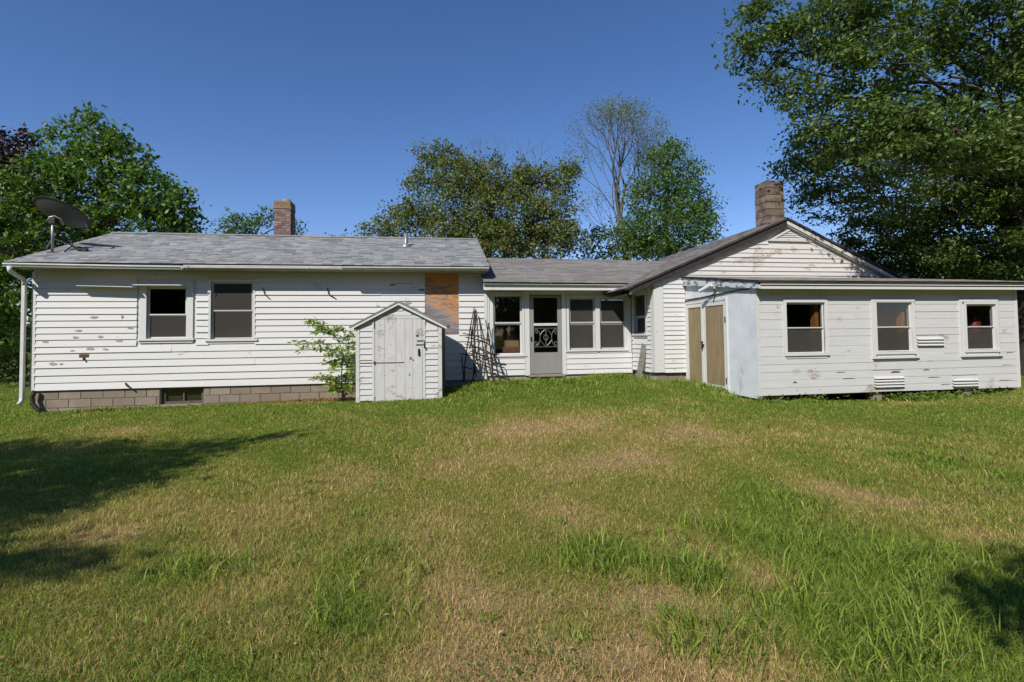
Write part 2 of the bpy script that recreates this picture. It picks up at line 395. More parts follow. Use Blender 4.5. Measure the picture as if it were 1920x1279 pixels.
c = k.mix(1.0, c, k.ramp(n2, [(.3, (.75, .75, .75)), (.7, (1.15, 1.15, 1.15))]), 'MULTIPLY')
k.bump(n, .8, .03); M['ground'] = k.fin(c, .95, .05)
lawn = np_mesh('lawn', np.stack([xf, yf, zf], 1), fc, M['ground'], cols=gcol(dryness(xf, yf)), kind='structure', smooth=True)

def leaves(name, P, size, pal, parent, up=.5, jitter=.35, kind='stuff', aspect=.55, fold=.25):
    """P (n,3) leaf positions; folded diamond leaves, two triangles each"""
    n = len(P)
    nrm = RNG.normal(size=(n, 3)); nrm /= np.linalg.norm(nrm, axis=1)[:, None]; nrm[:, 2] += up; nrm /= np.linalg.norm(nrm, axis=1)[:, None]
    a = RNG.normal(size=(n, 3)); a[:, 2] -= .3; a -= nrm * (a * nrm).sum(1)[:, None]; a /= np.linalg.norm(a, axis=1)[:, None]
    b = np.cross(nrm, a)
    s = (size * RNG.uniform(1 - jitter, 1 + jitter, n))[:, None]
    V = np.empty((n, 4, 3)); V[:, 0] = P; V[:, 1] = P + a * s * .5 + b * s * aspect * .5 + nrm * s * fold * .3; V[:, 2] = P + a * s; V[:, 3] = P + a * s * .45 - b * s * aspect * .5 + nrm * s * fold * .3
    i = np.arange(n)[:, None] * 4
    F = np.concatenate([i + np.array([[0, 1, 2]]), i + np.array([[0, 2, 3]])])
    pal = np.array(pal); pk = RNG.integers(0, len(pal), n); c = pal[pk] * RNG.uniform(.75, 1.25, (n, 1))
    C = np.repeat(c[:, None, :], 4, 1)
    return np_mesh(name, V.reshape(-1, 3), F, M['leaf'], parent, cols=C.reshape(-1, 3), kind=kind)

HOUSE_BOX = [(-8.5, 1.6, 13.1, 18.6), (-1.45, .4, 12.0, 13.1), (1.4, 5.5, 13.1, 17), (5.45, 13, 11.72, 18), (6.25, 12.4, 9.02, 12)]
def grass(name, x, y, h, wd, lean, dry, label, lush=None, tip=.9, n_seg=2):
    n = len(x); z = gz(x, y) - .005
    ang = RNG.uniform(0, 2 * np.pi, n); fa = RNG.uniform(0, 2 * np.pi, n)
    dx, dy = np.cos(ang), np.sin(ang); px, py = np.cos(fa), np.sin(fa)
    base = np.stack([x, y, z], 1)
    side = np.stack([px, py, np.zeros(n)], 1) * (wd / 2)[:, None]
    mid = base + np.stack([dx * lean * h * .35, dy * lean * h * .35, h * .60], 1)
    top = base + np.stack([dx * lean * h, dy * lean * h, h * (1 - .25 * lean)], 1)
    V = np.empty((n, 5, 3))
    V[:, 0] = base - side; V[:, 1] = base + side; V[:, 2] = mid + side * .75; V[:, 3] = mid - side * .75; V[:, 4] = top
    i = np.arange(n)[:, None] * 5
    F = np.concatenate([i + np.array([[0, 1, 2]]), i + np.array([[0, 2, 3]]), i + np.array([[3, 2, 4]])])
    r = RNG.uniform(0, 1, n)
    straw = (r < np.clip(dry * 1.15 - .14, .03, .95))
    t = RNG.uniform(0, 1, (n, 1))
    gcl = DEEP + (LIME - DEEP) * t ** 1.3
    ol = RNG.uniform(0, 1, (n, 1)) * np.clip(dry * 1.6, 0, .8)[:, None]
    gcl = gcl + (OLIVE - gcl) * ol
    scl = STRAW * (.6 + .75 * RNG.uniform(0, 1, (n, 1))); scl = scl + (SOIL - scl) * (RNG.uniform(0, 1, (n, 1)) ** 2) * .7
    c = np.where(straw[:, None], scl, gcl)
    C = np.repeat(c[:, None, :], 5, 1)
    o = np_mesh(name, V.reshape(-1, 3), F, M['blade'], cols=C.reshape(-1, 3), kind='stuff')
    return tag(o, label, 'grass')

def free(x, y):
    ok = np.ones(len(x), bool)
    for a, b, c_, d in HOUSE_BOX: ok &= ~((x > a) & (x < b) & (y > c_) & (y < d))
    return ok
def scatter(n, d0, d1, p, lat=1.18):
    """polar-ish scatter in front of the camera, density falling with distance as d^-p per square metre"""
    u = RNG.uniform(0, 1, n); e = 2 - p
    d = (d0 ** e + u * (d1 ** e - d0 ** e)) ** (1 / e) if abs(e) > 1e-6 else d0 * (d1 / d0) ** u
    s = RNG.uniform(-1, 1, n) * lat * d
    return s * math.cos(yaw) + d * math.sin(yaw), -s * math.sin(yaw) + d * math.cos(yaw), d
x, y, d = scatter(430000, 1.7, 15.5, 1.75)
ok = free(x, y); x, y, d = x[ok], y[ok], d[ok]
dr = dryness(x, y); lu = blobs(x, y, LUSH)
keep = RNG.uniform(0, 1, len(x)) < np.clip(1.15 - .75 * np.clip(dr - .35, 0, 1), .35, 1)
x, y, d, dr, lu = x[keep], y[keep], d[keep], dr[keep], lu[keep]
tex = np.clip(.5 + .5 * fnoise(x, y, 10, 28), 0, 1.6)
h = (.022 + .026 * tex + .03 * RNG.uniform(0, 1, len(x)) ** 2) * (1 - .35 * np.clip(dr, 0, 1)) + .05 * np.clip(lu, 0, 1.2) * RNG.uniform(.3, 1, len(x))
wd = np.maximum(.0028, .0009 * d) * RNG.uniform(.7, 1.3, len(x))
grass('grass', x, y, h, wd, RNG.uniform(.2, 1.2, len(x)), dr, 'patchy mown lawn of short green and straw coloured grass in front of the house')
# taller tufts in the lush patches
TX = []; TY = []; TH = []
for cx, cy, rx, ry, a in LUSH:
    nt_ = int(7 + 62 * a * (rx * ry) ** .5)
    for _ in range(nt_):
        tx = cx + RNG.normal() * rx * .6; ty = cy + RNG.normal() * ry * .6
        if cy > 11.9: ty = min(ty, 13.0)
        m = int(RNG.integers(14, 34)); rr = .05 + .04 * RNG.uniform()
        TX.append(tx + RNG.normal(size=m) * rr); TY.append(ty + RNG.normal(size=m) * rr)
        TH.append(np.full(m, (.08 + .13 * RNG.uniform()) * min(1, .5 + .5 * a)) * RNG.uniform(.5, 1.15, m))
for _ in range(520):      # stray tufts everywhere
    dd = RNG.uniform(2, 12); ss = RNG.uniform(-1.1, 1.1) * dd
    tx = ss * math.cos(yaw) + dd * math.sin(yaw); ty = -ss * math.sin(yaw) + dd * math.cos(yaw)
    m = int(RNG.integers(8, 22)); TX.append(tx + RNG.normal(size=m) * .04); TY.append(ty + RNG.normal(size=m) * .04); TH.append(RNG.uniform(.04, .10) * RNG.uniform(.5, 1.1, m))
tx, ty, th = map(np.concatenate, (TX, TY, TH)); ok = free(tx, ty); tx, ty, th = tx[ok], ty[ok], th[ok]
dd = np.hypot(tx, ty)
grass('tall_grass', tx, ty, th, np.maximum(.0062, .0012 * dd) * RNG.uniform(.8, 1.4, len(tx)), RNG.uniform(.25, 1.3, len(tx)), np.full(len(tx), .08), 'bright green longer grass tufts growing through the lawn and along the foundation')
# clover and broad leaved weeds, a few fallen leaves
def ground_leaves(name, n_pl, per, rad, hz, size, pal, label, cat, up=2.2, sel=None):
    x, y, d = scatter(n_pl, 1.8, 12, 1.9); ok = free(x, y); x, y = x[ok], y[ok]
    if sel is not None: q = sel(x, y); x, y = x[q], y[q]
    sc_ = np.repeat(RNG.uniform(.4, 1.3, len(x)), per)
    px = np.repeat(x, per) + RNG.normal(size=len(x) * per) * rad * sc_; py = np.repeat(y, per) + RNG.normal(size=len(x) * per) * rad * sc_
    P = np.stack([px, py, gz(px, py) + RNG.uniform(.01, hz, len(px))], 1)
    o = leaves(name, P, size, pal, None, up=up, aspect=.7); tag(o, label, cat)
# coarse grass left, right and behind the house
ground_leaves('clover', 1500, 22, .06, .04, .013, [(.12, .22, .045), (.16, .26, .06), (.09, .17, .04)], 'small round leaved clover patches scattered through the lawn', 'clover', sel=lambda x, y: fnoise(x, y, 0, 12) < -.1)
ground_leaves('fallen_leaves', 300, 1, .01, .04, .028, [(.45, .27, .12), (.55, .40, .22), (.30, .17, .09)], 'single dry fallen leaves lying on the lawn', 'fallen leaves', up=2)
x = RNG.uniform(-34, 40, 60000); y = RNG.uniform(9, 34, 60000); ok = free(x, y) & ((x < -8.6) | (x > 12.5) | (y > 18.6)); x, y = x[ok], y[ok]
grass('side_grass', x, y, RNG.uniform(.04, .10, len(x)), RNG.uniform(.012, .03, len(x)), RNG.uniform(.2, 1, len(x)), np.full(len(x), .2), 'rougher grass stretching away at the sides of the house')

# ------------------------------------------------------------------ FARMHOUSE
HX = thing('farmhouse', 'long single storey white clapboard house with patched siding, two chimneys and a grey shingle roof', 'house', (1, 12, 0))
FW = Frame((0, 12.0, 0), (1, 0, 0), (0, -1, 0))        # long wing, front wall
FC = Frame((0, 13.15, 0), (1, 0, 0), (0, -1, 0))       # connector
FG = Frame((0, 11.757, 0), (1, 0, 0), (0, -1, 0))      # gable front
FA = Frame((0, 9.027, 0), (1, 0, 0), (0, -1, 0))       # annex front
FS = Frame((5.478, 0, 0), (0, -1, 0), (-1, 0, 0))      # gable side wall (u = -Y)
FD = Frame((6.278, 0, 0), (0, -1, 0), (-1, 0, 0))      # annex left wall (u = -Y)

def wall(F, u0, u1, z0, z1, holes, mat, name='wall', th=.10, label=None):
    """sheathing with real openings; boards are hung on it as sub-parts"""
    us = sorted({u0, u1} | {min(max(h[i], u0), u1) for h in holes for i in (0, 1)})
    zs = sorted({z0, z1} | {min(max(h[i], z0), z1) for h in holes for i in (2, 3)})
    m = MB()
    for a, b in zip(us, us[1:]):
        for c_, d in zip(zs, zs[1:]):
            cu, cz = (a + b) / 2, (c_ + d) / 2
            if not any(h[0] < cu < h[1] and h[2] < cz < h[3] for h in holes): m.fbox(F, a, b, -th, -.004, c_, d)
    o = m.build(name, mat, HX)
    if label: o['label'] = label
    return o

def boards(F, par, rows, holes, mat, limits, t=.032, lap=.02, name='clapboard', joint=(2.4, 4.2), flush=False, warp=.002, t_top=.005):
    """rows: list of (z_bottom, z_top); limits(z) -> (u0,u1)"""
    for (za, zb) in rows:
        lo, hi = limits((za + zb) / 2) if callable(limits) else limits
        spans = [(lo, hi)]
        for h in holes:
            if h[2] < zb - .01 and h[3] > za + .01:
                ns = []
                for a, b in spans:
                    if h[1] <= a or h[0] >= b: ns.append((a, b)); continue
                    if h[0] > a: ns.append((a, h[0]))
                    if h[1] < b: ns.append((h[1], b))
                spans = ns
        for a, b in spans:
            p = a
            while p < b - .03:
                L = random.uniform(*joint); e = b if p + L > b - .5 else p + L
                w1, w2 = random.uniform(-warp, warp), random.uniform(-warp, warp)
                g = .0015
                tt = t * random.uniform(.85, 1.15)
                m = MB()
                if flush:
                    pr = random.uniform(.006, .011)
                    c_ = [(p + g, 0, za + .002 + w1), (e - g, 0, za + .002 + w2), (e - g, pr + .004, za + .002 + w2), (p + g, pr + .004, za + .002 + w1),
                          (p + g, 0, zb - .002), (e - g, 0, zb - .002), (e - g, pr, zb - .002), (p + g, pr, zb - .002)]
                else:
                    c_ = [(p + g, 0, za + w1), (e - g, 0, za + w2), (e - g, tt, za + w2), (p + g, tt, za + w1),
                          (p + g, 0, zb + lap), (e - g, 0, zb + lap), (e - g, t_top, zb + lap), (p + g, t_top, zb + lap)]
                c_ = [c_[3], c_[2], c_[1], c_[0], c_[7], c_[6], c_[5], c_[4]]
                m.hexa([F.p(*q) for q in c_]).build(name, mat, par)
                p = e

def window(F, u0, u1, z0, z1, mid, casing=.10, depth=.07, sill=True, screen=True, top_screen=False, mat=None, sash=None, sash_w=.035, sill_w=None, shadow_lip=.03, curtain=False):
    mat = mat or M['trim']; sash = sash or M['white_metal']
    m = MB(); c_ = casing
    if c_:
        m.fbox(F, u0 - c_, u0, -.02, .030, z0, z1 + c_)
        m.fbox(F, u1, u1 + c_, -.02, .030, z0, z1 + c_)
        m.fbox(F, u0 + .001, u1 - .001, -.02, .033, z1 + .001, z1 + c_)
    # jambs
    m.fbox(F, u0 - .002, u0 + .012, -depth - .03, -.021, z0, z1); m.fbox(F, u1 - .012, u1 + .002, -depth - .03, -.021, z0, z1)
    m.fbox(F, u0 + .012, u1 - .012, -depth - .03, -.021, z1 - .012, z1 + .002)
    W = m.build('window', mat, HX)
    if sill:
        w_ = sill_w if sill_w is not None else c_ + .03
        MB().fbox(F, u0 - w_, u1 + w_, -.09, .055, z0 - .045, z0 - .003).build('sill', mat, W)
        MB().fbox(F, u0 - w_ + .03, u1 + w_ - .03, .0, .026, z0 - .095, z0 - .047).build('apron', mat, W)
    a, b = u0 + .013, u1 - .013
    for k_, (za, zb, dd) in enumerate(((mid, z1 - .013, -depth + .035), (z0 + .003, mid + .0, -depth + .005))):
        s = MB(); w_ = sash_w
        s.fbox(F, a, a + w_, dd - .012, dd + .012, za, zb); s.fbox(F, b - w_, b, dd - .012, dd + .012, za, zb)
        s.fbox(F, a + w_, b - w_, dd - .012, dd + .014, zb - w_, zb); s.fbox(F, a + w_, b - w_, dd - .012, dd + .014, za, za + w_)
        s.build('sash', sash, W)
        MB().fbox(F, a + w_ - .004, b - w_ + .004, dd - .003, dd + .001, za + w_ - .004, zb - w_ + .004).build('pane', M['glass'], W)
        if (k_ == 1 and screen) or (k_ == 0 and top_screen):
            MB().fbox(F, a + w_, b - w_, dd + .0145, dd + .0155, za + w_, zb - w_).build('insect_screen', M['screen'], W)
    if curtain:
        MB().fbox(F, a + .15, b - .05, -.35, -.335, z0 - .1, z0 + (z1 - z0) * .26).build('blind', M['curtain'], W)
    return W

# ---- long wing
SEC[:] = WING_CAM_SCALE
rowz = [.394, .544, .694, .844, .994, 1.143, 1.273, 1.413, 1.542, 1.672, 1.807, 1.936, 2.071, 2.201, 2.336, 2.47, 2.605, 2.74, 2.82]
wh = [(-5.70, -4.93, 1.42, 2.50), (-4.46, -3.62, 1.39, 2.62)]
WW = wall(FW, -7.79, 1.44, .385, 2.85, wh, M['siding'])
WW['label'] = 'front wall of the long left wing with its white clapboards and patched bits'
bh = [(-5.88, -4.75, 1.32, 2.66), (-4.50, -3.58, 1.30, 2.70), (.035, .80, 1.44, 2.9)]
boards(FW, WW, list(zip(rowz, rowz[1:])), bh, M['siding'], (-7.77, 1.40))
MB().fbox(FW, -7.80, -7.725, 0, .028, .40, 2.80).build('corner_board', M['trim'], HX)
MB().fbox(FW, 1.385, 1.46, 0, .028, .40, 2.80).build('corner_board', M['trim'], HX)
window(FW, -5.70, -4.93, 1.42, 2.50, 1.905, casing=.125, sash=M['white_metal'], sash_w=.028)
window(FW, -4.46, -3.62, 1.39, 2.62, 1.985, casing=.045, sash=M['alu'], top_screen=True, sash_w=.03, sill_w=.10)
o = MB().fbox(FW, .04, .80, .0, .014, 1.45, 2.82).build('plywood_panel', M['ply'], HX); o['label'] = 'bare plywood sheet, orange and grey, patched into the white siding'
# added lips pushed out of the eave shade to draw thin slivers of sunlight
m = MB(); m.hexa([FW.p(*q) for q in [(-6.9, .215, 2.50), (-5.87, .235, 2.475), (-5.87, .02, 2.475), (-6.9, .02, 2.50), (-6.9, .215, 2.51), (-5.87, .235, 2.489), (-5.87, .02, 2.489), (-6.9, .02, 2.51)]])
m.build('sun_sliver_strip', M['trim'], HX)
MB().fbox(FW, -5.86, -4.95, .034, .25, 2.515, 2.53).build('sun_sliver_hood', M['trim'], HX)
# side and rear walls of the wing
m = MB(); m.box(-7.79, -7.69, 12.1, 17.0, .385, 2.83); m.box(1.34, 1.44, 12.1, 17.0, .385, 2.83); m.box(-7.69, 1.34, 16.9, 17.0, .385, 2.83)
m.prism([(-7.79, 12.0, 2.83), (-7.79, 17.0, 2.83), (-7.79, 14.45, 3.84)], (.1, 0, 0)); m.prism([(1.34, 12.0, 2.83), (1.34, 17.0, 2.83), (1.34, 14.45, 3.84)], (.1, 0, 0))
m.build('end_wall', M['siding'], HX)
m = MB(); m.box(-7.69, 1.34, 12.1, 16.9, .40, .45); m.build('floor', M['inside'], HX)
m = MB(); m.box(-7.69, 1.34, 12.1, 16.9, 2.78, 2.82); m.build('ceiling', M['inside'], HX)
m = MB(); m.box(-7.68, 1.34, 14.6, 14.66, .45, 2.78); m.box(-4.78, -4.70, 12.1, 14.6, .45, 2.78); m.build('partition', M['inside'], HX)
# foundation: blocks with recessed joints
FNd = MB().box(-7.72, -5.44, 12.03, 12.2, -.35, .378).box(-4.60, 1.40, 12.03, 12.2, -.35, .378).box(-5.44, -4.60, 12.03, 12.2, -.35, .03).box(-7.72, -7.55, 12.2, 16.9, -.35, .378).build('foundation', M['mortar'], HX)
for row in range(3):
    zt = .372 - row * .172; zb_ = zt - .160
    x0 = -7.715 - (.22 if row % 2 else 0)
    while x0 < -1.3:
        a, b = max(x0, -7.715), x0 + .392
        if not (b > -5.45 and a < -4.59 and zt > .06):
            MB().box(a, b, 12.018 - random.uniform(0, .004), 12.05, zb_, zt).build('concrete_block', M['block'], FNd)
        elif a < -5.46 and b > -5.45:
            MB().box(a, -5.45, 12.018, 12.05, zb_, zt).build('concrete_block', M['block'], FNd)
        elif b > -4.59:
            MB().box(-4.59, b, 12.018, 12.05, zb_, zt).build('concrete_block', M['block'], FNd)
        x0 += .406
# cellar window
m = MB(); m.box(-5.42, -4.62, 12.10, 12.13, .04, .09); m.box(-5.42, -4.62, 12.10, 12.13, .33, .378); m.box(-5.42, -5.37, 12.10, 12.13, .09, .33); m.box(-4.67, -4.62, 12.10, 12.13, .09, .33); m.box(-5.03, -5.0, 12.10, 12.13, .09, .33)
cw = m.build('cellar_window', M['bare_wood'], HX); MB().box(-5.37, -4.67, 12.114, 12.118, .09, .33).build('pane', M['glass'], cw)
MB().box(-5.43, -4.60, 11.97, 12.10, .0, .035).build('sill', M['concrete'], cw)
# soffit, fascia, gutter
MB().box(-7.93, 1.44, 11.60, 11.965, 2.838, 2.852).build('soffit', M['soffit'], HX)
MB().box(-7.95, 1.45, 11.575, 11.60, 2.852, 2.915).build('fascia', M['trim'], HX)
def gutter(path, w_, h_, name='gutter', mat=None):
    """open K profile gutter swept along points (front-top line)"""
    prof = [(0, 0), (.0, -h_), (-w_ * .55, -h_), (-w_ * .8, -h_ * .45), (-w_, -h_ * .35), (-w_, 0), (-w_ + .008, 0), (-w_ + .008, -h_ * .28), (-w_ * .75, -h_ * .42), (-w_ * .5, -h_ + .008), (-.008, -h_ + .008), (-.008, 0)]
    m = MB(); n = len(prof); vs = []; fs = []
    for p in path:
        for (dy, dz) in prof: vs.append((p[0], p[1] + dy, p[2] + dz))
    for i in range(len(path) - 1):
        for k_ in range(n): fs.append((i * n + k_, i * n + (k_ + 1) % n, (i + 1) * n + (k_ + 1) % n, (i + 1) * n + k_))
    m.add(vs, fs); m.add([vs[i] for i in range(n)], [tuple(range(n))]); m.add(vs[-n:], [tuple(range(n - 1, -1, -1))])
    return m.build(name, mat or M['white_metal'], HX)
g = gutter([(-8.0, 11.572, 2.915), (-7.0, 11.572, 2.905), (-5.9, 11.572, 2.892), (-4.85, 11.572, 2.888)], .08, .07)
g = gutter([(-4.83, 11.572, 2.915), (-2.9, 11.572, 2.92), (-1.72, 11.572, 2.925)], .02, .055)
for x0 in (-4.75, -2.4): MB().tube([(x0, 11.535, 2.90), (x0, 11.53, 2.84), (x0, 11.55, 2.80)], .008, 6).build('gutter_strap', M['galv'], g)
g = gutter([(-1.70, 11.572, 2.905), (0, 11.572, 2.912), (1.45, 11.572, 2.918)], .10, .06)
for x0 in (-1.0, .75): MB().box(x0 - .012, x0 + .012, 11.468, 11.575, 2.913, 2.922).build('gutter_strap', M['galv'], g)
# downspout with elbow
m = MB(); m.box(-7.918, -7.852, 11.865, 11.93, .22, 2.60); ds = m.build('downspout', M['white_metal'], HX, bevel=.01)
m = MB(); m.tube([(-7.90, 11.53, 2.845), (-7.90, 11.54, 2.77), (-7.885, 11.66, 2.70), (-7.885, 11.82, 2.66), (-7.885, 11.895, 2.60), (-7.885, 11.895, 2.52)], .042, 10); m.build('elbow', M['white_metal'], ds, True)
m = MB(); m.tube([(-7.885, 11.895, .26), (-7.885, 11.885, .2), (-7.905, 11.84, .15)], .036, 10); m.build('outlet', M['white_metal'], ds, True)
MB().box(-5.37, -4.67, 12.15, 12.16, .0, .378).build('backing_board', M['hinge'], cw)
MB().tube([(-7.68, 11.93, .40), (-7.72, 11.91, .28), (-7.68, 11.88, .14), (-7.56, 11.85, .02), (-7.50, 11.84, -.05)], .042, 10).build('corner_shade_tube', M['black_rubber'], HX, True)  # black tube added for the dark shaded corner of the foundation
# dark tubes drawn on the wall as thin curved shadows, and pipe stubs
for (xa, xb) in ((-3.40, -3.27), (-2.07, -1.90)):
    MB().tube([(xa - .01, 11.955, 2.49), (xa, 11.95, 2.42), (xa + .03, 11.95, 2.34), (xb - .03, 11.955, 2.27), (xb, 11.965, 2.24)], .011, 6).build('shadow_tube', M['black_rubber'], HX)
MB().tube([(-6.07, 11.98, .50), (-6.03, 11.93, .47), (-5.97, 11.90, .43)], .018, 6).build('pipe_stub', M['black_rubber'], HX)
MB().tube([(-6.85, 11.975, 1.06), (-6.84, 11.955, 1.04), (-6.83, 11.95, .99)], .018, 6).build('pipe_stub', M['rust'], HX)
MB().box(-6.93, -6.76, 11.972, 11.98, 1.05, 1.115).build('rust_patch', M['rust'], HX)
# hole/peeled area under the eave
for (a, b, z0, z1) in ((-.62, -.25, 2.60, 2.655), (-.75, -.62, 2.55, 2.58), (-.30, -.05, 2.49, 2.52), (-.1, .02, 2.44, 2.49), (-.45, -.20, 2.22, 2.25)):
    MB().hexa([(a, 11.974, z0 + .01), (b - .02, 11.974, z0), (b, 11.98, z0), (a, 11.98, z0), (a + .04, 11.974, z1), (b, 11.974, z1 - .012), (b, 11.98, z1 - .01), (a + .02, 11.98, z1)]).build('bare_patch', M['bare_wood'], WW)

def peeled(F, par, rows, u, z, w_, h_, mat, t=.032, t_top=.005, lap=.02):
    for za, zb in rows:
        if za <= z < zb: break
    h_ = min(h_, (zb - za) * .8); z0 = min(max(z - h_ / 2, za + .004), zb - h_ - .004); n = 11; pts = []
    for i in range(n):
        a = 2 * math.pi * i / n; r = random.uniform(.6, 1.15)
        pu = u + w_ / 2 * math.cos(a) * r; pz = min(max(z0 + h_ / 2 + h_ / 2 * math.sin(a) * r, za + .003), zb - .003)
        pts.append(F.p(pu, t * 1.15 + (t_top - t) * (pz - za) / (zb + lap - za) + .0015, pz))
    MB().prism(pts, F.N * .0015).build('peeled_patch', mat, par)
wrows = list(zip(rowz, rowz[1:]))
M['peel'] = plain('grey_peeled_primer', (.40, .385, .37), .85, .1, var=.5, sc=45)
for (u, z, w_, h_) in ((-6.68, 1.87, .17, .05), (-6.15, 1.88, .05, .08), (-6.95, 1.60, .16, .04), (-6.0, 1.64, .12, .04), (-7.0, 1.46, .11, .06), (-6.55, 1.47, .12, .06), (-6.2, 1.40, .15, .05), (-7.55, 1.38, .12, .05), (-7.05, 1.19, .10, .04), (-6.72, 1.22, .22, .05), (-6.45, 1.21, .14, .05), (-7.4, .93, .16, .07), (-7.25, .92, .08, .05), (-.35, 2.15, .18, .05), (-.2, 2.02, .14, .04), (-1.0, 2.08, .07, .03)):
    peeled(FW, WW, wrows, u, z, w_, h_, M['peel'])
# ---- shingled roofs
TABS = {}
def roof(name, e0, e1, r1, r0, mat, expo=.14, tab=.30, tabs=True, th=.03, part_limit=300):
    """e0-e1 eave line, r0-r1 ridge line"""
    e0, e1, r0, r1 = map(Vector, (e0, e1, r0, r1))
    n = (e1 - e0).cross(r0 - e0).normalized()
    m = MB(); m.hexa([e0 - n * th, e1 - n * th, r1 - n * th, r0 - n * th, e0, e1, r1, r0])
    P = m.build(name, M['tar'], HX)
    slope = (r0 - e0).length; nr = int(slope / expo) + 1
    U = (e1 - e0).normalized(); count = 0; V_, F_ = [], []
    for i in range(nr):
        f0 = i * expo / slope; f1 = min((i + 1) * expo / slope + .12 * expo / slope, 1.0)
        if f0 >= 1: break
        a0 = e0.lerp(r0, f0); a1 = e1.lerp(r1, f0); b0 = e0.lerp(r0, f1); b1 = e1.lerp(r1, f1)
        if i == 0: a0 = a0 - (r0 - e0).normalized() * .03; a1 = a1 - (r1 - e1).normalized() * .03
        L = (a1 - a0).length; x = -random.uniform(0, tab)
        while x < L:
            w_ = tab * random.uniform(.75, 1.25)
            s, e = max(x, 0) / L, min(x + w_, L) / L
            if e - s > .003:
                hh = random.choice((.007, .012, .018)); gp = .002 / L
                p = [a0.lerp(a1, s + gp), a0.lerp(a1, e - gp), b0.lerp(b1, e - gp), b0.lerp(b1, s + gp)]
                pts = [p[0] + n * .001, p[1] + n * .001, p[2] + n * .0005, p[3] + n * .0005, p[0] + n * hh, p[1] + n * hh, p[2] + n * .0035, p[3] + n * .0035]
                if tabs and count < part_limit:
                    MB().hexa(pts).build('shingle', mat, P); count += 1
                else:
                    q = len(V_); V_ += pts; F_ += [tuple(q + j for j in f) for f in ((3, 2, 1, 0), (4, 5, 6, 7), (0, 1, 5, 4), (1, 2, 6, 5), (2, 3, 7, 6), (3, 0, 4, 7))]
            x += w_
    if V_:
        o = MB().add(V_, F_).build('shingles', mat, P); o['kind'] = 'stuff'
    return P
roof('roof', (-8.0, 11.56, 2.945), (1.48, 11.56, 2.955), (1.50, 14.45, 4.085), (-7.66, 14.45, 4.075), M['shingle'], expo=.125, tab=.21)
roof('roof', (1.47, 17.5, 2.93), (-7.97, 17.5, 2.93), (-7.66, 14.45, 4.075), (1.50, 14.45, 4.085), M['shingle'], tabs=False)
MB().prism([(-7.67, 14.33, 4.055), (-7.67, 14.45, 4.105), (-7.67, 14.57, 4.055), (-7.67, 14.45, 4.085)], (9.17, 0, .01)).build('ridge_cap', M['shingle'], HX)
# vent pipe
m = MB(); m.lathe((-.43, 13.45, 3.66), [(.13, 0), (.13, .04), (.055, .10), (.05, .11), (.05, .36), (.042, .36), (.042, .1)], 14); m.build('vent_pipe', M['galv'], HX, True)
# loose orange patch at the ridge
MB().hexa([(-3.15, 14.30, 4.037), (-2.4, 14.30, 4.037), (-2.42, 14.38, 4.066), (-3.12, 14.38, 4.066), (-3.15, 14.30, 4.048), (-2.4, 14.30, 4.048), (-2.42, 14.38, 4.077), (-3.12, 14.38, 4.077)]).build('roof_patch', M['cardboard'], HX)

# left chimney: brick courses too small to pick apart are one part
def brick_stack(x0, x1, y0, y1, z0, z1, mat, ch=.066, bl=.2, jt=.008):
    V_ = MB(); row = 0; z = z0
    while z < z1 - .01:
        zt = min(z + ch, z1)
        for (ax, lo, hi, fixed) in (('x', x0, x1, y0), ('x', x0, x1, y1), ('y', y0, y1, x0), ('y', y0, y1, x1)):
            p = lo - (bl / 2 if row % 2 else 0)
            while p < hi - .01:
                a, b = max(p, lo) + jt / 2, min(p + bl, hi) - jt / 2
                if b - a > .02:
                    o_ = random.uniform(-.004, .006)
                    if ax == 'x':
                        s = -1 if fixed == y0 else 1
                        V_.box(a, b, min(fixed + s * (.008 + o_), fixed - s * .05), max(fixed + s * (.008 + o_), fixed - s * .05), z + jt / 2, zt - jt / 2)
                    else:
                        s = -1 if fixed == x0 else 1
                        V_.box(min(fixed + s * (.009 + o_), fixed - s * .05), max(fixed + s * (.009 + o_), fixed - s * .05), a + .02, b - .02, z + jt / 2, zt - jt / 2)
                p += bl
        z += ch; row += 1
    return V_
ch = MB().box(-3.97, -3.55, 14.85, 15.35, 2.9, 5.10).build('chimney', M['mortar'], HX); ch['label'] = 'narrow dark brick chimney behind the ridge of the long wing'
o = brick_stack(-3.97, -3.55, 14.85, 15.35, 3.7, 4.92, M['brick']).build('bricks', M['brick'], ch); o['kind'] = 'stuff'
o = brick_stack(-3.98, -3.545, 14.84, 15.36, 4.93, 5.12, M['capbrick']).build('cap_bricks', M['capbrick'], ch); o['kind'] = 'stuff'
MB().lathe((-3.70, 15.05, 5.10), [(.11, 0), (.11, .10), (.085, .10), (.085, 0)], 14).build('flue', M['capbrick'], ch, True)
MB().box(-3.99, -3.53, 14.83, 15.37, 4.905, 4.93).build('cap_ledge', M['concrete'], ch)

